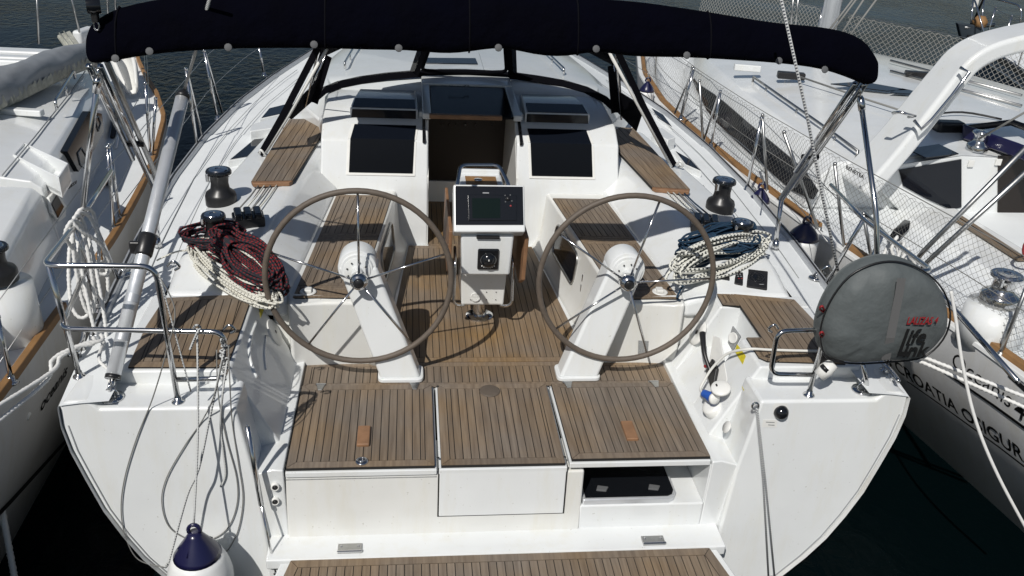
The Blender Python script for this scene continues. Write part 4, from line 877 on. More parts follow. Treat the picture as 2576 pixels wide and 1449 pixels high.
def simple_hull(root, near, far, zr, zw, flare_n, flare_f, side, stern_y):
    """near / far: rail tables (y, x); loft of hull, deck"""
    ys = sorted(set([p[0] for p in near])); rr = []; dk = []
    for y in ys:
        a = interp(near, y)[0]; b = interp(far, y)[0]; w_ = abs(b - a); sg = 1 if b > a else -1; f = min(1, w_ / 2.4)
        L = [(a, y, zr), (a + sg * .015, y, zr - .22), (a + sg * (.015 + flare_n * f * .25), y, zr - .52), (a + sg * flare_n * f, y, zw - .05), ((a + b) / 2, y, zw - .5), (b - sg * flare_f * f, y, zw - .05), (b - sg * flare_f * f * .3, y, zr - .5), (b - sg * .015, y, zr - .22), (b, y, zr)]
        rr.append(L); dk.append([(a, y, zr), (a * .75 + b * .25, y, zr + .03), ((a + b) / 2, y, zr + .04), (a * .25 + b * .75, y, zr + .03), (b, y, zr)])
    hull = loft('hull', rr, 'hull_side', root, closed=False, smooth=True); loft('deck', dk, 'nonskid', root, closed=False, smooth=True)
    return hull
def rail_strip(root, pts, w_, h, m, name='toe_rail', d=0):
    rr = []
    for p in pts: rr.append([(p[0] - w_ / 2, p[1], p[2]), (p[0] - w_ / 2 * .8, p[1], p[2] + h), (p[0] + w_ / 2 * .8, p[1], p[2] + h), (p[0] + w_ / 2, p[1], p[2])])
    return loft(name, rr, m, root, bevel=.006)
def left_yacht():
    YL = empty('sailing_yacht', (-4.08, 6, -.80), 'white yacht on the left with wrapped grey sail on its coachroof and wooden toe rail', 'sailboat', 'yachts moored side by side')
    near = [(2.0, -2.52), (3.0, -2.47), (3.93, -2.463), (4.78, -2.47), (5.7, -2.475), (6.5, -2.53), (7.2, -2.6), (8.52, -2.82), (9.37, -3.10), (10, -3.36), (10.8, -3.66), (12.2, -4.06)]
    far = [(y, -8.16 - x) for y, x in near]
    hl = simple_hull(YL, near, far, .40, -.80, .32, .3, 1, 2)
    R_ = [(interp(near, y)[0] - .02, y, .40) for y in np.arange(2.2, 4.95, .25)]; rail_strip(YL, R_, .05, .045, 'teak_rail')
    R_ = [(interp(near, y)[0] - .02, y, .40) for y in np.arange(5.35, 11.4, .25)]; rail_strip(YL, R_, .05, .045, 'teak_rail')
    R_ = [(interp(far, y)[0] + .02, y, .40) for y in np.arange(6, 11.4, .3)]; rail_strip(YL, R_, .05, .06, 'teak_rail')
    cx = -4.08
    ed = [(5.55, 2.835, .86), (6.34, 2.945, .86), (7.47, 3.12, .86), (8.4, 3.32, .83), (9.0, 3.5, .76), (9.5, 3.75, .60)]
    def ring(y, xe, zt, bs=.40):
        o = 4.08 - xe; return [(cx + o + .05, y, bs), (cx + o, y, zt - .05), (cx + o - .06, y, zt), (cx + o * .55, y, zt + .07), (cx, y, zt + .09), (cx - o * .55, y, zt + .07), (cx - o + .06, y, zt), (cx - o, y, zt - .05), (cx - o - .05, y, bs)]
    loft('coachroof', [ring(*e) for e in ed], 'gelcoat', YL, bevel=.012)
    for e in (.55, .82):
        tube('roof_seam', [(cx + (4.08 - x) * e, y, z + .092 - .07 * (e / .55 if e < .6 else 1.0) * (.62 if e < .6 else .75)) for y, x, z in ed[:4]], .006, 'grey_dot', YL, n=4)
    # cockpit coaming aft of the coachroof
    co = [(2.0, 2.70, .72), (3.6, 2.66, .74), (4.6, 2.70, .80), (5.35, 2.80, .84), (5.5, 2.82, .84)]
    loft('coaming', [[(-x - .0 + .06, y, .40), (-x, y, z - .05), (-x - .05, y, z), (-x - .62, y, z + .03), (-x - .8, y, .40)] for y, x, z in co], 'gelcoat', YL, bevel=.02)
    # open stowage pocket
    q = [PZ(a, b, .90) for a, b in ((32, 388), (60, 357), (172, 410), (148, 447))]; mid = sum(q, V((0, 0, 0))) / 4
    for i in range(4):
        a, b = q[i], q[(i + 1) % 4]; slab('pocket_wall', [a, b, b - V((0, 0, .14)), a - V((0, 0, .14))], .018, 'gelcoat', YL, n=(mid - (a + b) / 2).normalized(), bevel=.004)
    slab('pocket_floor', [p - V((0, 0, .10)) for p in q], .02, 'gelcoat', YL, n=(0, 0, -1))
    # long cabin window and ports
    sx = lambda y: -interp([(a, b) for a, b, c in ed], y)[0] + .012
    def onside(px, py, d=.040): return PP(px, py, (-2.808 + d, 5.55, .6), (1, .148, .12))
    w_ = slab('cabin_window', [onside(*p) for p in ((170, 381), (224, 280), (256, 286), (262, 330), (237, 378), (198, 432))], .05, 'acrylic_dull', YL, n=(-1, 0, 0))
    for pts in (((196, 385), (206, 372), (222, 400), (214, 425), (203, 415)), ((240, 300), (248, 292), (254, 310), (248, 330))):
        tube('port_frame', [onside(a, b, .044) for a, b in pts], .005, 'print_grey', w_, n=5, closed=True)
    P = lambda px, py, d=0.: PP(px, py, (-2.70 + d, 4.6, .6), (1, .08, .15))
    pf = [P(a, b, .003) for a, b in ((124, 497), (140, 480), (168, 518), (166, 545), (150, 558), (132, 535))]; slab('port_frame', pf, .02, 'white_plastic', YL, n=(-1, 0, 0), bevel=.005)
    slab('port_light', [P(a, b, .010) for a, b in ((131, 513), (144, 491), (161, 520), (147, 548))], .006, 'acrylic', YL, n=(-1, 0, 0))
    text('side_name', 'oceanis 3', .055, P(180, 465, .02), (0, -1, .1), (.2, 0, 1), 'black_print', YL)
    # handrail
    a, b, c = PZ(143, 276, .945), PZ(168, 235, .945), PZ(189, 198, .945); u = V((0, 0, .07)); tube('handrail', fillet([a, a + u, c + u, c], .03), .012, 'steel', YL); tube('handrail_post', [b - V((0, 0, .02)), b + u], .010, 'steel', YL)
    # hatch boxes, windscreen pieces, vent scoop
    box('vent_bar', PZ(54, 281, .95), (.32, .07, .05), 'gelcoat', YL, bevel=.012, rz=-.12)
    for i, (px, py, L) in enumerate(((40, 136, .95), (20, 152, .7), (10, 162, .7))): box('sliding_hatch', PZ(px, py, .97) + V((-.1, 0, 0)), (L, .16 - .05 * i, .09), 'gelcoat', YL, bevel=.02, rz=-.03)
    box('deck_light', PZ(-5, 172, .93), (.5, .12, .02), 'acrylic', YL, bevel=.004)
    box('locker_box', PZ(212, 90, .55), (.12, .35, .18), 'gelcoat', YL, bevel=.04, seg=3, rz=-.2)
    # white scoop on the foredeck: hull-like bowl with a carrying loop
    rr = []
    for t in np.linspace(0, 1, 9):
        p = PZ(332, 240, .46).lerp(PZ(300, 150, .62), t); w2 = .10 * math.sin(math.pi * (.14 + .74 * t)) + .03; h2 = .13 * math.sin(math.pi * (.15 + .8 * t)) + .03
        rr.append([p + V((w2 * math.cos(a), 0, h2 * math.sin(a) + h2)) for a in np.linspace(math.pi * .82, math.pi * 2.18, 10)] + [p + V((w2 * .7 * math.cos(a), .0, h2 * .75 * math.sin(a) + h2)) for a in np.linspace(math.pi * 2.18, math.pi * .82, 10)])
    loft('vent_scoop', rr, 'white_plastic', YL, smooth=True); e = rr[-1][0]
    tube('scoop_loop', spline([rr[-2][0], rr[-1][0] + V((.0, .1, .03)), rr[-1][9] + V((0, .1, .03)), rr[-2][9]], 6), .016, 'white_plastic', YL, n=8)
    box('scoop_stand', PZ(290, 225, .47), (.16, .3, .14), 'gelcoat', YL, bevel=.03, rz=-.2)
    # jib track, deck fittings
    tube('sheet_track', [PZ(283, 345, .435), PZ(296, 270, .44)], .022, 'black_plastic', YL, n=4); tube('deck_rail', [PZ(291, 372, .435), PZ(305, 300, .44)], .012, 'alloy', YL, n=5)
    lathe('deck_filler', [(.045, 0), (.04, .006), (0, .006)], PZ(274, 462, .435), 'black_plastic', YL, n=18)
    w0 = winch(PZ(-4, 705, .74), .20, .10, parent=YL); lathe('winch_base', [(.17, -.36), (.16, .0), (0, .0)], PZ(-2, 715, .72), 'gelcoat', YL, n=28)
    tube('grab_handle', fillet([PX(0, 760, -2.70), PX(10, 765, -2.69), PX(12, 778, -2.69), PX(0, 780, -2.70)], .01), .007, 'steel', YL, n=6)
    # stanchions and lines on the near rail
    tops = []
    for i, (b, t) in enumerate((((30, 962), (-6, 800)), ((287, 582), (271, 372)), ((302, 558), (276, 366)), ((378, 392), (366, 212)), ((382, 400), (392, 250)))):
        p = PZ(b[0], b[1], .41); q = PY(t[0], t[1], p.y); stanchion(p, q, YL)
        if i in (1, 3): tops.append(q)
    for dz in (-.02, -.32):
        tube('lifeline', [PY(-20, 780 + (0 if dz > -.1 else 160), 3.9), tops[0] + V((0, 0, dz)), tops[1] + V((0, 0, dz)), V((-3.35, 10.0, 1.0 + dz))], .003, 'steel_dull', YL, n=5)
    for a, b in (((92, 0), (97, 110)), ((172, -10), (200, 82)), ((268, 0), (272, 40)), ((287, 0), (292, 30))): tube('far_stanchion', [PY(a[0], a[1] - 30, 10.3), PY(b[0], b[1], 10.3)], .011, 'steel_dull', YL, n=6)
    # hull band and lettering
    H = lambda px, py, d=.0: PP(px, py, (-2.478 + d, 4.0, .18), (1, .0, -.33))
    band_on('hull_band', hl, H, (178, 1078), (-30, 1300), (9, 14), 'black_print', YL)
    snap(text('hull_name', 'oceanis', .15, H(143, 975, .02), H(175, 930) - H(105, 1030), (-.33, 0, 1), 'black_print', YL, bold=.001), hl)
    for px, py in ((70, 1047), (72, 1188)): lathe('skin_fitting', [(.025, 0), (.02, .012), (0, .012)], H(px, py, .0), 'white_plastic', YL, axis=(1, 0, -.3), n=14)
    return YL
YL = left_yacht()
def sail_roll():
    P = spline([PZ(-80, 256, 1.07), PZ(0, 222, 1.07), PZ(60, 196, 1.07), PZ(118, 170, 1.06), PZ(172, 149, 1.05), PZ(228, 130, 1.04)], 8); n = len(P); rr = []
    for i, p in enumerate(P):
        t = i / (n - 1); r = .150 - .045 * t - .02 * max(0, t - .75) * 4; T_ = (P[min(i + 1, n - 1)] - P[max(i - 1, 0)]).normalized(); S_ = T_.cross(V((0, 0, 1))).normalized(); U_ = S_.cross(T_)
        rr.append([p + (S_ * math.cos(a) + U_ * math.sin(a)) * r * (1 + .05 * math.sin(3 * a + i * .3) + .03 * math.sin(7 * a - i * .5) + .015 * math.sin(i * 1.3 + 11 * a)) for a in np.linspace(0, 2 * math.pi, 25)[:-1]])
    root = empty('rolled_sail', PZ(110, 215, .94), 'rolled grey sail in crinkled clear wrap lying on the left yacht\'s coachroof', 'sail')
    loft('sail_roll', rr, 'sailcloth', root, smooth=True)
    # crinkled edge of the wrap along the lower side
    v = []; f = []; rng = random.Random(3); m = 150
    for i in range(m):
        kf = i / (m - 1) * (n - 1); k = min(int(kf), n - 2); p = P[k].lerp(P[k + 1], kf - k); T_ = (P[min(k + 1, n - 1)] - P[max(k - 1, 0)]).normalized(); S_ = T_.cross(V((0, 0, 1))).normalized(); r = .150 - .045 * i / m
        w0 = .016 * math.sin(i * .9) + .012 * math.sin(i * 2.1 + 1); v += [p + S_ * (r * .93 + .006 + w0 * .5) + V((0, 0, -.015 + w0 * 1.1 + rng.uniform(-.008, .010))), p + S_ * (r * .93 + .01 + w0) + V((0, 0, -.07 + rng.uniform(-.006, .006))), p + S_ * (r * .62) + V((0, 0, -.115))]
    for i in range(m - 1):
        for j in range(2): a = 3 * i + j; f.append((a, a + 1, a + 4, a + 3))
    o = mesh('wrap_edge', v, f, 'wrap', root, smooth=True)
    q = [PZ(172, 126, 1.05), PZ(206, 118, 1.05), PY(176, 76, 8.9), PY(144, 88, 8.9)]; slab('sail_tail', q, .03, 'wrap', root, bevel=.008)
    for t in (.25, .6): tube('tail_batten', [q[0].lerp(q[1], t) + V((0, -.02, .01)), q[3].lerp(q[2], t) + V((0, -.02, .01))],   .007, 'wrap', root, n=6)
sail_roll()
def right_yacht():
    YR = empty('sailing_yacht', (4.6, 7, -.80), 'white yacht on the right with a broad arch and netting along its lifelines', 'sailboat', 'yachts moored side by side')
    near = [(1.8, 3.25), (2.6, 3.12), (4.0, 2.94), (4.59, 2.845), (5.91, 2.61), (7.25, 2.43), (8.5, 2.33), (9.64, 2.30), (11, 2.42), (13, 2.85), (14.6, 3.5), (15.6, 4.05)]
    far = [(1.8, 7.1), (4, 7.25), (7, 7.2), (9.5, 6.95), (10.7, 6.5), (11.7, 5.9), (13.4, 5.1), (15.6, 4.15)]
    hl = simple_hull(YR, near, far, .40, -.80, .50, .5, 1, 2)
    nr = lambda y: interp(near, y)[0]; fr_ = lambda y: interp(far, y)[0]; axx = lambda y: 5.05 - .085 * (y - 4)
    rail_strip(YR, [(nr(y) + .02, y, .40) for y in np.arange(1.9, 14.5, .25)], .06, .03, 'fender_white', 'rubbing_strake')
    rail_strip(YR, [(nr(y) + .075, y, .405) for y in np.arange(3.88, 5.72, .25)], .06, .055, 'teak_rail'); rail_strip(YR, [(nr(y) + .075, y, .405) for y in np.arange(6.0, 13, .3)], .06, .055, 'teak_rail')
    rail_strip(YR, [(fr_(y) - .03, y, .40) for y in np.arange(4, 14, .3)], .06, .05, 'gelcoat')
    near_e = [(6.42, 2.82, .81), (7.0, 2.80, .83), (8.0, 2.78, .84), (9.0, 2.80, .83), (10, 2.90, .81), (11.2, 3.15, .75), (12.3, 3.6, .62)]
    def ring(y, xe, zt):
        c = axx(y); o = c - xe; return [(c - o - .10, y, .41), (c - o, y, zt - .10), (c - o + .10, y, zt), (c - o * .5, y, zt + .09), (c, y, zt + .12), (c + o * .5, y, zt + .09), (c + o - .10, y, zt), (c + o, y, zt - .10), (c + o + .10, y, .41)]
    loft('coachroof', [ring(*e) for e in near_e], 'gelcoat', YR, bevel=.03)
    pts_a = []; pts_b = []
    for y in np.linspace(6.35, 10.2, 12):
        xe, zt = interp(near_e, y); t = min(1, (10.2 - y) / 1.2, (y - 6.1) / .6); m_ = (zt - .10 + .41) / 2; h_ = (zt - .51) / 2 * .62 * max(.15, t)
        def sp(z): k = (z - .41) / (zt - .10 - .41); return V((xe - .10 + .10 * k - .012, y, z))
        pts_a.append(sp(m_ + h_)); pts_b.append(sp(m_ - h_))
    loft('cabin_window', [[a, b, b + V((.012, 0, 0)), a + V((.012, 0, 0))] for a, b in zip(pts_a, pts_b)], 'acrylic', YR)
    # grab rails along the roof
    for ya, yb_, e in ((6.5, 8.9, .30),):
        A = [V((interp(near_e, y)[0] + e, y, interp(near_e, y)[1] + .075)) for y in np.linspace(ya, yb_, 7)]; tube('roof_rail', [A[0] - V((0, 0, .08))] + A + [A[-1] - V((0, 0, .08))], .014, 'steel_dull', YR, n=6)
        for p in A[1::2]: tube('rail_post', [p - V((0, 0, .09)), p], .011, 'steel', YR, n=6)
    for o_ in (0, .1): tube('roof_rail', [PZ(2240 , 152 + 260 * o_, .96), PZ(2570, 240 + 260 * o_, .96)], .014, 'steel_dull', YR, n=6)
    slab('roof_hatch', [PZ(a, b, .985) for a, b in ((2090, 210), (2230, 228), (2290, 226), (2170, 205))], .01, 'acrylic', YR, n=(0, 0, -1))
    slab('roof_hatch', [PZ(a, b, .985) for a, b in ((2240, 232), (2350, 240), (2270, 222))], .01, 'acrylic', YR, n=(0, 0, -1))
    for px, py in ((1990, 190), (2310, 188), (1880, 170)): box('rope_organiser', PZ(px, py, .97), (.28, .09, .07), 'black_plastic' if px != 1880 else 'gelcoat', YR, bevel=.012, rz=-.2)
    tube('halyard', [PZ(2010, 192, .985), PZ(2180, 250, .985), PZ(2400, 320, .98)], .010, 'line_grey', YR, n=5); tube('halyard', spline([PZ(2250, 320, .93), PZ(2330, 292, .97), PZ(2420, 282, .99), PZ(2520, 300, .97)], 4), .010, 'black_plastic', YR, n=5)
    # mast and shrouds
    mb = PZ(2072, 118, .95); tube('mast', [mb, mb + V((-.05, -.1, 6.0))], .105, 'alloy', YR, n=14)
    for a, b in (((1997, -20), (1988, 84)), ((2010, -20), (1999, 84)), ((2168, -20), (2090, 84)), ((2160, -20), (2078, 86)), ((2215, -15), (2130, 100)), ((2185, -20), (2110, 95))): tube('shroud', [PY(a[0], a[1], mb.y - .3), PY(b[0], b[1], mb.y - .3)], .012, 'steel_dull' if a[0] < 2100 else 'line_grey', YR, n=5)
    # arch
    cl = [(2150, 470), (2185, 432), (2250, 360), (2330, 262), (2388, 190), (2424, 150), (2470, 122), (2530, 103), (2620, 84), (2720, 72)]; rr = []
    P = [PY(a, b, 6.25) for a, b in cl]; P = spline(P + [V((5.4, 6.25, P[-1].z + .06)), V((6.2, 6.25, P[-1].z - .10)), V((6.75, 6.25, .5))], 3)
    for i, p in enumerate(P):
        T_ = (P[min(i + 1, len(P) - 1)] - P[max(i - 1, 0)]).normalized(); U_ = V((0, 1, 0)).cross(T_).normalized() * -1; wd = .22 - .05 * min(1, i / 12); th = .065
        rr.append([p + V((0, -wd, 0)) - U_ * th, p + V((0, wd, 0)) - U_ * th, p + V((0, wd, 0)) + U_ * th, p + V((0, -wd, 0)) + U_ * th])
    ar = loft('arch', rr, 'gelcoat', YR, bevel=.035, seg=4)
    q = [PY(a, b, 5.98) for a, b in ((2318, 325), (2345, 300), (2395, 240), (2438, 182))]; tube('arch_handrail', [q[0] + V((-.04, .06, .05))] + q + [q[-1] + V((-.04, .06, .02))], .013, 'steel', YR, n=8)
    q = [PY(2262, 282, 6.0), PY(2302, 292, 6.0)]; tube('arch_fitting', [q[0] + V((0, .08, -.03)), q[0], q[1], q[1] + V((0, .08, -.03))], .012, 'steel', YR, n=8)
    a, b = PY(2130, 428, 6.02), PY(2162, 447, 6.02); text('arch_name', 'BENETEA', .045, (a + b) / 2 + V((0, -.02, .02)), b - a, (0, .7, 1), 'black_print', YR, bold=.0008)
    # cockpit end of the coachroof: bulkhead, dark windows, doorway
    yb = 6.35
    W = lambda px, py, d=0: PY(px, py, yb - d)
    slab('bulkhead', [W(2205, 470), W(2265, 415), W(2420, 392), W(2620, 405), W(2620, 700), W(2420, 660), W(2330, 600)], .06, 'gelcoat', YR, n=(0, 1, 0), bevel=.01)
    slab('bulkhead_window', [W(2262, 428, .012), W(2419, 401, .012), W(2419, 522, .012), W(2392, 527, .012), W(2330, 500, .012), W(2272, 468, .012)], .01, 'acrylic', YR, n=(0, 1, 0))
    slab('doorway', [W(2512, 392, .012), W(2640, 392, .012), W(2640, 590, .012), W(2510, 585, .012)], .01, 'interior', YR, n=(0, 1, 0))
    zt = W(2420, 392).z
    slab('winch_deck', [W(2205, 455), W(2265, 412), W(2420, 390), W(2620, 400), PZ(2640, 330, zt), PZ(2440, 318, zt), PZ(2300, 360, zt)], .05, 'gelcoat', YR, n=(0, .2, -1), bevel=.008)
    slab('deck_hatch', [PZ(a, b, zt + .006) for a, b in ((2282, 374), (2362, 362), (2412, 386), (2330, 396))], .01, 'acrylic', YR, n=(0, 0, -1))
    winch(PZ(2456, 378, zt), .16, .085, 'steel', YR); box('rope_clutch', PZ(2382, 332, zt) + V((0, 0, .05)), (.26, .14, .10), 'black_plastic', YR, bevel=.03, seg=3)
    rr = [[PZ(px, py, zt + .02), PZ(px, py, zt + .02) + V((0, .05, .12)), PZ(px, py - 38, zt + .1), PZ(px, py - 38, zt)] for px, py in ((2420, 350), (2490, 375), (2560, 400), (2660, 440))]; loft('folded_hood', rr, 'navy_vinyl', YR, bevel=.02)
    tube('hood_edge', [PZ(2440, 322, zt + .1), PZ(2545, 308, zt + .12), PZ(2660, 350, zt + .14)], .03, 'black_plastic', YR, n=8)
    for px, py in ((2443, 412), (2512, 408)): box('deck_light_fitting', W(px, py, .012), (.05, .012, .055), 'white_plastic', YR, bevel=.004)
    tube('stay_line', [PZ(2462, 350, zt + .15), PY(2600, 270, 5.9)], .009, 'line_grey', YR, n=5)
    # side coaming with narrow teak seat
    loft('coaming', [[(x0, y, .40), (x0 + .04, y, z), (x0 + .55, y, z + .02), (x0 + .62, y, .40)] for y, x0, z in ((2.0, 3.86, .46), (4.0, 3.62, .46), (5.4, 3.50, .465), (6.3, 3.42, .47))], 'gelcoat', YR, bevel=.02)
    slab('coaming_teak', [PZ(a, b, .505) for a, b in ((2398, 548), (2412, 537), (2590, 652), (2562, 652))], .015, 'teak', YR, n=(0, 0, -1)); tube('teak_seam', [PZ(2405, 542, .507), PZ(2576, 652, .507)], .004, 'caulk', YR, n=4)
    lb = winch(PZ(2510, 762, .62), .20, .115, 'steel', YR); lathe('winch_base', [(.20, -.25), (.17, 0), (0, 0)], PZ(2510, 768, .62), 'gelcoat', YR, n=28)
    tube('red_ring', [PZ(2618, 618, .7) + V((.12 * math.cos(a), 0, .12 * math.sin(a))) for a in np.linspace(0, 6.28, 25)[:-1]], .012, 'red', YR, n=6, closed=True)
    q = [PZ(a, b, .455) for a, b in ((2233, 600), (2248, 578), (2275, 552), (2290, 556), (2288, 575), (2266, 598))]; slab('side_port', q, .01, 'black_gloss', YR, n=(0, 0, -1))
    # pushpit, bimini tubes
    A = [PY(a, b, y) for a, b, y in ((2175, 535, 5.35), (2290, 655, 4.6), (2420, 800, 3.9), (2560, 960, 3.3))]; tube('pushpit_rail', A, .0155, 'steel', YR, n=8)
    for a, b in (((2310, 645), (2580, 372)), ((2322, 668), (2600, 415))): p = PY(a[0], a[1], 4.8); tube('bimini_tube', fillet([PZ(a[0] - 8, a[1] + 30, .5), p, PY(b[0], b[1], 4.6)], .1), .0165, 'steel_dull', YR, n=8)
    for a, b in (((2590, 640), (2505, 900)), ((2470, 950), (2576, 720)), ((2300, 560), (2228, 700))): p = PZ(b[0], b[1], .42); 
    for i, (b, t) in enumerate((((1700, 300), (1742, 170)), ((1738, 352), (1760, 205)), ((1880, 480), (1918, 292)), ((1962, 575), (1972, 335)), ((2075, 620), (2100, 415)), ((2150, 670), (2172, 540)), ((2505, 890), (2595, 690)))):
        p = PZ(b[0], b[1], .43); p = V((max(p.x, nr(p.y) + .05), p.y, .41)); q = PY(t[0], t[1], p.y + .02); stanchion(p, q, YR, m='steel_dull')
    # netting: near side and far side
    def net(name, foot, top, cell, r, m, n_over=3):
        """diamond mesh between two polylines sampled at equal steps"""
        L = sum((b - a).length for a, b in zip(foot, foot[1:])); N = int(L / cell)
        def at(P, t): t = max(0, min(1, t)) * (len(P) - 1); i = min(int(t), len(P) - 2); return P[i].lerp(P[i + 1], t - i)
        H = (top[0] - foot[0]).length; rows = max(3, int(H / cell)); vs = []; fs = []
        def seg(a, b):
            d = (b - a).normalized(); u = d.cross(V((.3, -.9, .3))).normalized() * r; w_ = d.cross(u).normalized() * r; k = len(vs)
            vs.extend([a + u, a - u * .5 + w_, a - u * .5 - w_, b + u, b - u * .5 + w_, b - u * .5 - w_]); fs.extend([(k, k + 1, k + 4, k + 3), (k + 1, k + 2, k + 5, k + 4), (k + 2, k, k + 3, k + 5)])
        rng = random.Random(5); jit = {}
        def P_(i, j):
            if (i, j) not in jit:
                t = i / N; f = at(foot, t); g = at(top, t); sag = .02 * math.sin(i * .9) * (1 if j == rows else 0); jit[(i, j)] = f.lerp(g, j / rows) + V((rng.uniform(-1, 1), rng.uniform(-1, 1), rng.uniform(-1, 1))) * cell * .06 + V((.04 * math.sin(j / rows * 3.14) * math.sin(i * .11), 0, -abs(sag)))
            return jit[(i, j)]
        for j in range(rows):
            for i in range(N):
                if (i + j) % 2 == 0: seg(P_(i, j), P_(i + 1, j + 1))
                else: seg(P_(i + 1, j), P_(i, j + 1))
        for i in range(N): seg(P_(i, rows), P_(i + 1, rows))
        o = mesh(name, vs, fs, m, YR); tag(o, kind='stuff'); return o
    foot = [V((nr(y) + .09, y, .46)) for y in np.arange(2.2, 12.2, .4)]; top = [V((nr(y) + .06, y, 1.02)) for y in np.arange(2.2, 12.2, .4)]
    net('side_net', foot, top, .024, .0010, 'net_dark'); tube('lifeline', [p + V((0, 0, .01)) for p in top], .0035, 'line_grey', YR, n=5); tube('lifeline', [p - V((0, 0, .28)) for p in top], .003, 'line_grey', YR, n=5)
    foot = [V((fr_(y) - .05, y, .46)) for y in np.arange(5, 15.3, .4)]; top = [V((fr_(y) - .02, y, 1.08)) for y in np.arange(5, 15.3, .4)]
    net('side_net', foot, top, .036, .0027, 'net_line'); tube('lifeline', [p + V((0, 0, .01)) for p in top], .004, 'steel_dull', YR, n=5)
    for y in (6, 8.2, 10.4, 12.6): tube('far_stanchion', [V((fr_(y) - .06, y, .42)), V((fr_(y) - .03, y, 1.12))], .012, 'steel', YR, n=6)
    # band and lettering on the near topside
    p0 = V((2.955, 4.0, .18)); e1 = V((2.61 - 2.94, 1.91, 0)); e2 = V((.50 * .75, 0, -.95)); n = e1.cross(e2); n = n if n.x < 0 else -n; n.normalize()
    H = lambda px, py, d=.03: PP(px, py, p0, n) + n * d
    upv = (H(2400, 980) - H(2400, 1030)); 
    def row(nm, s, a, b, size, m='black_print', bold=.001):
        L = H(*a); R_ = H(*b); o = text(nm, s, size, (L + R_) / 2, R_ - L, upv, m, YR, bold=bold); return snap(o, hl)
    row('hull_lettering', 'B CROATIA OSIGURANJE', (2236, 916), (2660, 1206), .150, bold=.0025)
    band_on('underline', hl, H, (2275, 962), (2650, 1222), (3, 6), 'black_print', YR); band_on('hull_band', hl, H, (2350, 917), (2660, 1122), (5, 10), 'black_print', YR)
    row('hull_name', 'Oceanis', (2395, 905), (2535, 1005), .155, bold=-.001); row('hull_number', '4', (2545, 1018), (2585, 1045), .17)
    band_on('hull_slot', hl, H, (2515, 938), (2580, 990), (10, 12), 'black_plastic', YR, k=6)
    return YR
YR = right_yacht()
def far_yacht():
    YF = empty('sailing_yacht', (9.6, 10, -.80), 'bow of a white yacht with blue-grey side, far right beyond the netting', 'sailboat', 'yachts moored side by side')
    bow = PZ(2432, 100, .55); nearp = [bow, PZ(2462, 122, .52), PZ(2500, 147, .50), PZ(2545, 176, .48), PZ(2590, 207, .46), PZ(2680, 280, .45)]
    cx = bow.x + .2; rr = []; dk = []
    for i, p in enumerate(nearp):
        far = V((cx + (cx - p.x) * 1.0 + .06 * i * i, p.y, p.z)); k = .25 + .1 * i
        rr.append([p, p + V((k * .3, 0, -.6)), p + V((k, 0, -p.z - .9)), (p + far) / 2 + V((0, 0, -2)), far + V((-k, 0, -p.z - .9)), far + V((-k * .3, 0, -.6)), far]); dk.append([p, (p + far) / 2 + V((0, 0, .06)), far])
    loft('hull', rr, 'blue_grey', YF, closed=False, smooth=True); loft('deck', dk, 'nonskid', YF, closed=False, smooth=True)
    rail_strip(YF, [(p.x + .02, p.y, p.z) for p in nearp], .09, .08, 'black_plastic'); tube('rubbing_strake', [p + V((-.02, 0, -.10)) for p in nearp], .03, 'steel_dull', YF, n=6)
    for i in (1, 2, 3, 4): p = nearp[i] + V((.08, 0, 0)); stanchion(p, p + V((0, 0, .62)), YF)
    for dz in (.6, .3): tube('lifeline', [p + V((.08, 0, dz)) for p in nearp[1:]], .004, 'steel_dull', YF, n=4)
    b = bow + V((.1, .2, .02)); tube('pulpit', fillet([b + V((.3, -.9, 0)), b + V((.25, -.8, .62)), b + V((0, .3, .66)), b + V((-.1, -.1, .6)), nearp[1] + V((.1, 0, .1))], .15), .014, 'steel', YF, n=8)
    for d in (0, .18): tube('pulpit_post', [b + V((d, -.1, 0)), b + V((d, .1, .65))], .013, 'steel', YF, n=8)
    tube('forestay', [b + V((.1, .1, 0)), b + V((.15, -1.2, 7))], .02, 'steel_dull', YF, n=6)
    box('mooring_lamp', b + V((.06, .1, .52)), (.09, .08, .16), 'white_plastic', YF, bevel=.02)
    # anchor on the bow roller
    tip = PY(2412, 66, bow.y + .1); slab('anchor_fluke', [PY(2410, 58, bow.y), PY(2470, 66, bow.y), PY(2468, 98, bow.y), PY(2440, 118, bow.y), PY(2418, 92, bow.y)], .10, 'antifoul', YF, bevel=.02)
    tube('anchor_shank', [PY(2425, 70, bow.y + .02), PY(2500, 62, bow.y + .1)], .035, 'steel_dull', YF, n=6); lathe('windlass', [(.10, 0), (.12, .08), (.06, .16), (0, .16)], PY(2462, 66, bow.y + .05), 'teak_rail', YF, n=14)
far_yacht()
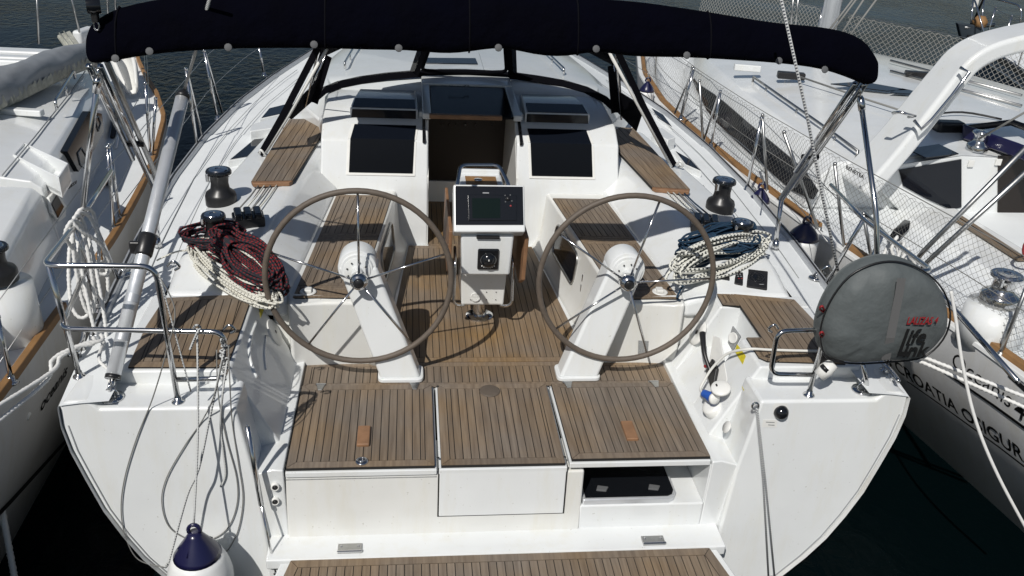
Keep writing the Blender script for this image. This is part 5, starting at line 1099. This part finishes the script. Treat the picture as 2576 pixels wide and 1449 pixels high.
# ================================================================== loose gear
def coil(name, label, A, B_, wid, n, r, m, nrm, seed, lift=.05, cat='rope', wraps=0, tail=None, group=None, parts=None, spread=.3):
    """hank of rope: long loops from A to B_, piled along nrm"""
    rng = random.Random(seed); A, B_ = V(A), V(B_); u = (B_ - A); L = u.length; u.normalize(); nrm = V(nrm).normalized(); v = nrm.cross(u).normalized(); C = (A + B_) / 2; P = []; K = 26
    for k in range(n):
        ww = wid * (1 - spread + spread * 2 * rng.random()) / 2; ll = L * rng.uniform(.42, .53); oc = C + u * rng.uniform(-.06, .06) * L + v * rng.uniform(-.25, .25) * wid + nrm * (lift * (k / n) ** .8 * rng.uniform(.5, 1.1)); ph = rng.uniform(0, 6.28); tw = rng.uniform(-.25, .25)
        for i in range(K):
            a = 2 * math.pi * i / K; s = math.sin(a); pinch = 1 - .45 * math.exp(-((math.cos(a) * .5 + .22) / .16) ** 2) if wraps else 1
            P.append(oc + u * (ll * math.cos(a)) + v * (ww * s * pinch + tw * ll * math.cos(a) * .3) + nrm * (r * 1.6 * math.sin(3 * a + ph) + (.02 * s * s if k > n / 2 else 0)))
    for k in range(wraps):
        c = A.lerp(B_, .30) + u * (.012 * k - .04)
        for i in range(16): a = 2 * math.pi * i / 16; P.append(c + v * (wid * .36 * math.cos(a)) + nrm * ((lift * .75 + .01) * math.sin(a) + lift * .4) + u * (.02 * math.cos(a * .5)))
    if tail: P += [V(p) for p in tail]
    o = tube(name, spline(P, 2), r, m, None, n=7); tag(o, label, cat, group); return o
up = (0, -.1, 1)
# left winch: red-black hank on top of a white flecked hank
def turns(c, r0, r1, z0, z1, n, seed, sx=1.0):
    """a few slack turns round a drum"""
    rng = random.Random(seed); P = []
    for i in range(n * 14):
        a = 2 * math.pi * i / 14; t = (i // 14) / max(1, n - 1); r = r0 + (r1 - r0) * rng.random() * .5 + (r1 - r0) * t * .5; P.append(V(c) + V((r * sx * math.cos(a), r * math.sin(a), z0 + (z1 - z0) * t + rng.uniform(-.008, .008))))
    return P
coil('rope_coil', 'white flecked rope coil spilling over the left coaming below the red and black coil', PZ(492, 622, .615), PZ(690, 762, .52), .17, 14, .0074, 'rope_fleck', (-.25, -.35, .9), 11, lift=.07, group='rope coils on the winches', tail=[PZ(690, 745, .54), PZ(700, 772, .45), PZ(690, 768, .42)], spread=.22)
coil('rope_coil', 'red and black rope coil hung around the left winch', PZ(545, 608, .66), PZ(708, 738, .54), .15, 34, .0078, 'rope_red', (-.15, -.35, .9), 5, lift=.12, wraps=6, group='rope coils on the winches', spread=.55, tail=turns((-1.70, 5.12, 0), .10, .17, .64, .72, 11, 3, 1.25) + [PZ(560, 600, .74)])
tag(tube('rope_tail', spline([PZ(505, 628, .60), PZ(450, 632, .60), PZ(415, 645, .56), PZ(395, 655, .52)], 5), .0055, 'rope_fleck', None, n=6), 'thin flecked line running from the left white coil to the pushpit', 'rope')
coil('rope_coil', 'dark blue rope coil tied up beside the right winch', PZ(1715, 652, .60), PZ(1885, 604, .655), .15, 46, .0074, 'rope_blue', (.1, -.3, .9), 21, lift=.13, wraps=6, group='rope coils on the winches', spread=.75, tail=turns((1.685, 5.12, 0), .09, .13, .62, .72, 6, 6))
coil('rope_coil', 'white rope coil with black flecks wrapped around the dark blue coil', PZ(1693, 690, .60), PZ(1922, 604, .68), .17, 11, .0084, 'rope_fleck_bold', (.12, -.85, .5), 8, lift=.04, group='rope coils on the winches', spread=.14, tail=[PZ(1712, 640, .72), PZ(1720, 632, .74), PZ(1712, 630, .72)])
tag(tube('rope_tail', spline([PZ(1730, 660, .60), PZ(1728, 690, .56), PZ(1716, 722, .51), PZ(1703, 748, .47), PZ(1712, 756, .465)], 5), .0065, 'rope_blue', None, n=6), 'end of blue line hanging down to the right cockpit seat', 'rope')
# laid mooring rope hung on the left pushpit
def hank(name, label, tops, bots, r, seed, out=V((-.06, -.02, 0)), group=None):
    rng = random.Random(seed); P = []
    for (t, b) in zip(tops, bots):
        t, b = V(t), V(b); o = out * rng.uniform(.5, 1.2); P += [t + V((0, 0, .018)), t + o * .6 - V((0, 0, .05)), (t * .6 + b * .4) + o, (t * .15 + b * .85) + o * .8, b, (t * .15 + b * .85) - o * .8, (t * .6 + b * .4) - o, t - o * .5 - V((0, 0, .04))]
    P.append(V(tops[-1]) + V((0, 0, .02))); o = tube(name, resample(spline(P, 8), .009), r, 'rope_white', None, n=12, laid=.072); return tag(o, label, 'rope', group)
tp = [V((-2.27, 4.72, 1.035)).lerp(V((-2.135, 3.74, 1.157)), t) for t in (.05, .14, .22, .30, .38)]
hank('mooring_rope', 'thick white laid rope hanked over the left pushpit rail', tp, [PY(208, 800, 4.35), PY(248, 770, 4.45), PY(262, 880, 4.25), PY(228, 790, 4.35), PY(262, 690, 4.5)], .0125, 2, group='white laid mooring ropes')
c0 = PZ(205, 885, .47)
for i, (e, lab) in enumerate(((PY(-60, 1105, 3.35), 'white laid mooring line from the left cleat, lower of the two'), (PY(-60, 1055, 3.4), 'white laid mooring line from the left cleat, upper of the two'))):
    s_ = c0 + V((.02 + .03 * i, .03 * i, .05)); P = spline([s_ + V((.02, .08, -.01)), s_ + V((.05, 0, .0)), s_ + V((-.02, -.06, .015)), s_ + V((-.10, -.16, 0)), s_.lerp(e, .4) + V((0, 0, -.02)), e], 8)
    tag(tube('mooring_line', resample(P, .009), .0125, 'rope_white', None, n=12, laid=.072), lab, 'rope', 'white laid mooring ropes')
tag(tube('mooring_line', resample(spline([PZ(262, 860, .47), PY(250, 905, 3.95), PZ(283, 940, .47), PZ(275, 960, .47)], 8), .009), .011, 'rope_white', None, n=12, laid=.072), 'end of white laid rope lying on the left side deck', 'rope', 'white laid mooring ropes')
tag(tube('mooring_line', resample([PY(-25, 1110, 3.95), PY(8, 1300, 3.85), PY(40, 1470, 3.75)], .012), .021, 'rope_white', None, n=12, laid=.06), 'thick pale mooring rope dropping past the left yacht at the bottom left corner', 'rope', 'white laid mooring ropes')
tpr = [PY(2240, 612, 4.35), PY(2255, 602, 4.38), PY(2272, 620, 4.3), PY(2284, 632, 4.28)]
hank('mooring_rope', 'white laid rope hanked over the rail behind the grey lifebuoy cover', tpr, [PY(2225, 700, 4.3), PY(2240, 720, 4.3), PY(2262, 720, 4.25), PY(2280, 720, 4.25)], .0125, 9, out=V((-.05, -.02, 0)), group='white laid mooring ropes')
for i, (a, b, lab) in enumerate((((2322, 898), (2640, 1022), 'white laid mooring line stretched to the right, upper of the two'), ((2322, 912), (2640, 1052), 'white laid mooring line stretched to the right, lower of the two'))):
    tag(tube('mooring_line', resample([PY(2240, 880 + 12 * i, 3.78), PY(a[0], a[1], 3.70), PY(b[0], b[1], 3.35)], .009), .0125, 'rope_white', None, n=12, laid=.072), lab, 'rope', 'white laid mooring ropes')
tag(tube('hanging_line', spline([PY(2392, 732, 3.62), PY(2404, 800, 3.58), PY(2422, 920, 3.5), PY(2455, 1060, 3.4), PY(2510, 1195, 3.3), PY(2590, 1345, 3.2)], 6), .0085, 'rope_white', None, n=8), 'smooth white line hanging from the grey lifebuoy cover to the lower right', 'rope')
# ---- lifebuoy in its grey cover
def lifebuoy():
    y0 = 3.66; root = empty('lifebuoy_cover', PY(2180, 930, y0), 'grey horseshoe lifebuoy cover with red and black lettering hung on the right pushpit', 'lifebuoy')
    out = [(2078, 898), (2066, 850), (2074, 800), (2100, 745), (2140, 697), (2190, 670), (2240, 660), (2290, 668), (2340, 694), (2378, 736), (2394, 790), (2384, 842), (2352, 884), (2310, 906), (2240, 914), (2160, 918), (2105, 912)]
    O = spline([PY(a, b, y0) for a, b in out], 3, closed=True); c = sum(O, V((0, 0, 0))) / len(O); rng = random.Random(4)
    rings = []
    for t, d in ((0, .10), (.0001, .065), (0.02, .02), (.10, -.025), (.28, -.055), (.55, -.068), (.8, -.072)):
        rings.append([p + (c - p) * t + V((0, d + (.010 * math.sin(i * .9 + t * 9) + .006 * math.sin(i * 2.3 - t * 14)) * (1.3 - 1.5 * t if .05 < t else 0), 0)) for i, p in enumerate(O)])
    k = len(O); vs = [p for r in rings for p in r] + [c + V((0, -.074, 0)), c + V((0, .10, 0))]; fs = []
    for i in range(len(rings) - 1):
        for j in range(k): fs.append((i * k + j, i * k + (j + 1) % k, (i + 1) * k + (j + 1) % k, (i + 1) * k + j))
    for j in range(k): fs.append(((len(rings) - 1) * k + j, (len(rings) - 1) * k + (j + 1) % k, len(vs) - 2)); fs.append((j, (j + 1) % k, len(vs) - 1))
    mesh('cover', vs, fs, 'bag', root, smooth=True, sub=1)
    tube('cover_seam', [p + V((0, .012, 0)) for p in O], .005, 'black_plastic', root, n=5, closed=True)
    F = lambda px, py, d=.0: PY(px, py, y0 - .078 - d)
    st = [(2268, 700), (2262, 740), (2252, 790), (2240, 850), (2228, 905)]; L = []; R_ = []
    v = []
    for a, b in st: v += [PY(a - 11, b, y0 - (.075 if b < 880 else .05)), PY(a + 11, b, y0 - (.075 if b < 880 else .05))]
    mesh('reflective_band', v, [(2 * i, 2 * i + 1, 2 * i + 3, 2 * i + 2) for i in range(len(st) - 1)], 'reflective', root)
    text('maker_name', 'LALIZAS', .060, F(2314, 808, .004), V((1, 0, .0)), (.1, 0, 1), 'red', root, bold=.0008, sx=.62, shear=.05); 
    text('maker_star', '4', .045, F(2356, 806, .004), V((1, 0, .0)), (.1, 0, 1), 'red', root, bold=.001, sx=.7)
    text('model_name', 'ife', .115, F(2306, 848, .005), V((1, 0, .03)), (.15, 0, 1), 'black_print', root, bold=.002, sx=.9, shear=.15)
    text('model_name', 'ink', .120, F(2302, 882, .0), V((1, 0, .03)), (.15, 0, 1), 'black_print', root, bold=.002, sx=.90, shear=.15)
    text('model_initial', 'L', .225, F(2276, 866, .003), V((1, 0, .03)), (.15, 0, 1), 'black_print', root, bold=.003, sx=.55, shear=.15)
    for py in (785, 850): tube('red_cord', spline([PY(2072, py, y0 + .03), PY(2062, py - 8, y0), PY(2068, py - 15, y0 - .02), PY(2074, py - 4, y0 + .02)], 4), .006, 'red', root, n=5)
    # clip and strap below
    tube('bracket', [PY(2170, 916, y0 + .05), PY(2180, 960, y0 + .08), PY(2180, 978, 3.74)], .012, 'steel', root, n=8); lathe('floating_light', [(.035, 0), (.04, .05), (.03, .10), (0, .10)], PY(2060, 945, 3.70), 'white_plastic', root, axis=(.5, 0, .6), n=14); lathe('light_cap', [(.028, 0), (.026, .02), (0, .02)], PY(2072, 930, 3.69), 'black_plastic', root, axis=(.5, 0, .6), n=14)
lifebuoy()
# ---- alloy pole leaning up from the left quarter
def pole():
    a = V((-1.955, 3.765, .46)); b = PY(460, 240, 5.0); root = empty('alloy_pole', a, 'silver aluminium pole leaning forward from the left stern quarter with black end cap', 'pole'); d = (b - a).normalized()
    tube('pole_tube', [a + d * .05, b], .036, 'alloy', root, n=24); lathe('end_cap', [(.039, -.02), (.039, .0), (.030, .02), (.008, .045), (0, .045)], b, 'black_plastic', root, axis=d, n=24); lathe('end_ring', [(.0372, 0), (.0372, .02), (0, .02)], a + d * .05, 'black_plastic', root, axis=d, n=24)
    for t in (.145, .265): sharp(lathe('grip_band', [(.0364, 0), (.0364, .045), (0, .045)], a.lerp(b, t), 'toerail', root, axis=d, n=24))
    c = PP(362, 625, a.lerp(b, .5), (0, 1, 0)); t0 = .50; c = a.lerp(b, .455)
    o = lathe('clamp', [(.039, -.06), (.045, -.05), (.046, .05), (.039, .065), (0, .065)], c, 'black_plastic', root, axis=d, n=20); box('clamp_ear', c + V((-.045, -.02, .0)), (.06, .03, .07), 'black_plastic', root, bevel=.012, seg=3)
    tube('toggle', [a + V((0, 0, -.03)), a + d * .07], .014, 'steel', root, n=10)
    tag(tube('pole_rope', [b + d * .035, PY(486, 150, 4.75), PY(533, -25, 4.25)], .0085, 'cord_fleck', None, n=8), 'grey braided rope rising from the top of the aluminium pole past the bimini', 'rope')
pole()
tag(tube('stay_rope', [PY(1960, -25, 4.05), PY(2030, 290, 3.95), PY(2067, 483, 3.9), PY(2108, 682, 3.82)], .0072, 'cord_fleck', None, n=8), 'thin grey rope running down in front of the bimini to the right pushpit', 'rope')
def block():
    c = PY(235, 14, 4.35); root = empty('pulley_block', c, 'black pulley block hanging at the top left beside the bimini', 'pulley'); sharp(lathe('cheek', [(.0, -.03), (.035, -.03), (.04, 0), (.035, .03), (0, .03)], c, 'black_gloss', root, axis=(1, .3, 0), n=18)); box('strap', c + V((0, 0, -.05)), (.03, .035, .05), 'black_plastic', root, bevel=.006)
    tube('shackle', [c + V((.012 * math.cos(a), 0, -.09 + .022 * math.sin(a))) for a in np.linspace(0, 6.28, 13)[:-1]], .004, 'steel', root, n=6, closed=True); tube('tail', [c + V((0, 0, -.11)), PY(246, 75, 4.38)], .004, 'rope_white', root, n=5); tube('fall', [c + V((0, 0, .03)), c + V((-.01, -.05, .4))], .006, 'rope_white', root, n=5)
block()
# ---- shore power lead
p0 = (1.405, 4.3, .485); nn = (-.49, 0, .2375); nv = V((-.465, 0, .225)).normalized(); W = lambda a, b, d=.0: PP(a, b, p0, nn) + nv * d
P = spline([PZ(2090, 884, .515), PZ(2000, 882, .510), PZ(1935, 880, .512), W(1893, 884, .035), W(1850, 900, .06), W(1815, 932, .06), W(1793, 965, .06), W(1786, 990, .07), W(1800, 1004, .08)], 6)
tag(tube('shore_power_cable', P, .0078, 'white_line', None, n=8), 'white shore power cable looping from the right helm seat to the blue plug', 'cable')
a, b = W(1799, 1002, .085), W(1838, 1022, .06); root = empty('power_plug', b, 'blue plug of the white shore power cable in its inlet on the right', 'plug')
sharp(lathe('plug_body', [(.012, 0), (.024, .01), (.026, .06), (.030, .065), (.030, .095), (0, .095)], a, 'blue', root, axis=(b - a), n=18)); lathe('plug_collar', [(.032, 0), (.034, .010), (.03, .022), (0, .022)], a + (b - a).normalized() * .095, 'white_plastic', root, axis=(b - a), n=18)
# ---- fenders
def fender(c, r, h, label, rope_to, pk=.62, cap='navy_vinyl', top=.30, grp='blue and white fenders'):
    """teardrop fender: navy cone with eye above a white body; c is the top of the cone"""
    c = V(c); root = empty('fender', c - V((0, 0, h)), label, 'fender', grp)
    pr = lambda t: r * math.sqrt(max(0, 1 - ((t - .62) / .38) ** 2)) if t > .62 else r * (.16 + .84 * (math.sin(min(1, t / pk) * math.pi / 2)) ** 1.1)
    ts = np.linspace(0, top, 8); lathe('cap', [(.0, -.005)] + [(pr(t) + .002, -h * t) for t in ts] + [(pr(top) - .01, -h * top)], c, cap, root, n=28)
    ts = np.linspace(top, 1, 14); lathe('body', [(pr(t), -h * t) for t in ts] + [(0, -h)], c, 'fender_white', root, n=28)
    tube('eye', [c + V((.028 * math.cos(a), 0, .01 + .035 * math.sin(a))) for a in np.linspace(-.3, math.pi + .3, 11)], .010, 'navy_vinyl', root, n=8)
    for k in range(3): tube('cap_rib', [c + V((.02 * math.cos(2.6 * k - 1.9), .02 * math.sin(2.6 * k - 1.9) - .004, -.02)), c + V((pr(.16) * math.cos(2.6 * k - 1.9), pr(.16) * math.sin(2.6 * k - 1.9), -h * .16 + .004))], .005, cap, root, n=6)
    for q in rope_to: tube('fender_line', spline([c + V((0, 0, .035)), (c + V(q)) / 2 + V((.01, 0, 0)), q], 4), .0055, 'cord_fleck', root, n=6)
c = PY(489, 1338, 3.40)
fender(c, .160, .60, 'large blue and white fender hanging at the left corner of the stern', [PY(496, 826, 3.735)], top=.24, pk=.5)
cx_ = [PY(425, 1412, 3.45), PY(470, 1250, 3.52), PY(500, 1180, 3.54), PY(530, 1040, 3.60), PY(565, 880, 3.68)]
tag(tube('fender_tail', spline([PY(418, 1418, 3.44)] + cx_, 5), .0055, 'cord_fleck', None, n=6), 'flecked fender line trailing from the rail to the lower left of the stern', 'rope')
fender(PZ(2030, 560, .60), .112, .60, 'blue and white fender between the hulls beside the right toe rail', [PZ(2090, 415, 1.1)], top=.20, pk=.22)
fender(PZ(1916, 474, .57), .085, .55, 'blue and white fender half hidden behind the right rail ahead of the nearest one', [PZ(1918, 440, .95)], top=.2, pk=.22)
fender(PZ(1630, 205, .62), .085, .55, 'small distant blue and white fender beyond the sprayhood on the right', [PZ(1630, 185, .9)], top=.2, pk=.22)
# ---- thin lines dangling over the left quarter
T = lambda a, b, d=.009: PP(a, b, (0, 3.67, .43), (0, 1, -.08)) + V((0, -1, .08)).normalized() * d
cords = [('grey', .0032, [PY(398, 690, 3.74), PY(440, 780, 3.70), PY(420, 880, 3.66), T(385, 1000), T(345, 1100), T(315, 1200), T(306, 1280), T(318, 1350), T(350, 1405), T(415, 1425)], 'grey cord arcing down the left side of the stern panel'),
         ('grey', .0030, [PY(566, 870, 3.70), PY(540, 990, 3.6), T(510, 1055), T(465, 1120), T(420, 1200), T(408, 1260), T(425, 1320), T(470, 1352), T(520, 1358), T(570, 1330), T(596, 1270), T(596, 1200), T(570, 1100), T(550, 990), PY(545, 880, 3.70)], 'thin grey cord hanging in a wide loop on the left stern panel'),
         ('grey', .0030, [PY(575, 870, 3.70), PY(578, 960, 3.62), T(585, 1060), T(600, 1160), T(612, 1250), T(600, 1330), T(575, 1380), T(552, 1400)], 'thin grey cord hanging close beside the platform strut'),
         ('fleck', .0055, [PY(572, 905, 3.69), PY(560, 990, 3.6), T(556, 1070), T(562, 1130), T(568, 1190), T(556, 1222)], 'short flecked cord end hanging on the left stern panel'),
         ('fleck', .0042, [PY(480, 985, 3.64), PY(400, 690, 3.74)], 'thin cord from the pushpit corner to the lower rail')]
for kd, r, P, lab in cords: tag(tube('dangling_line', spline(P, 6), r, 'line_grey' if kd == 'grey' else 'cord_fleck', None, n=6), lab, 'rope', 'lines dangling at the left stern')
P = []; rng = random.Random(12)
for i in range(26): P.append(PY(566 + rng.uniform(-14, 14), 855 + i * 4.2 + rng.uniform(-6, 6), 3.70 + rng.uniform(-.03, .02)))
tag(tube('cord_tangle', spline(P, 4), .005, 'cord_fleck', None, n=6), 'tangle of flecked cord knotted on the left gate rail', 'rope', 'lines dangling at the left stern')
tag(tube('cord_knot', spline([PY(486, 828, 3.71), PY(494, 818, 3.69), PY(504, 824, 3.71), PY(497, 836, 3.69), PY(486, 860, 3.70), PY(478, 880, 3.70)], 5), .006, 'cord_fleck', None, n=6), 'fender line knotted around the lower left rail', 'rope', 'lines dangling at the left stern')
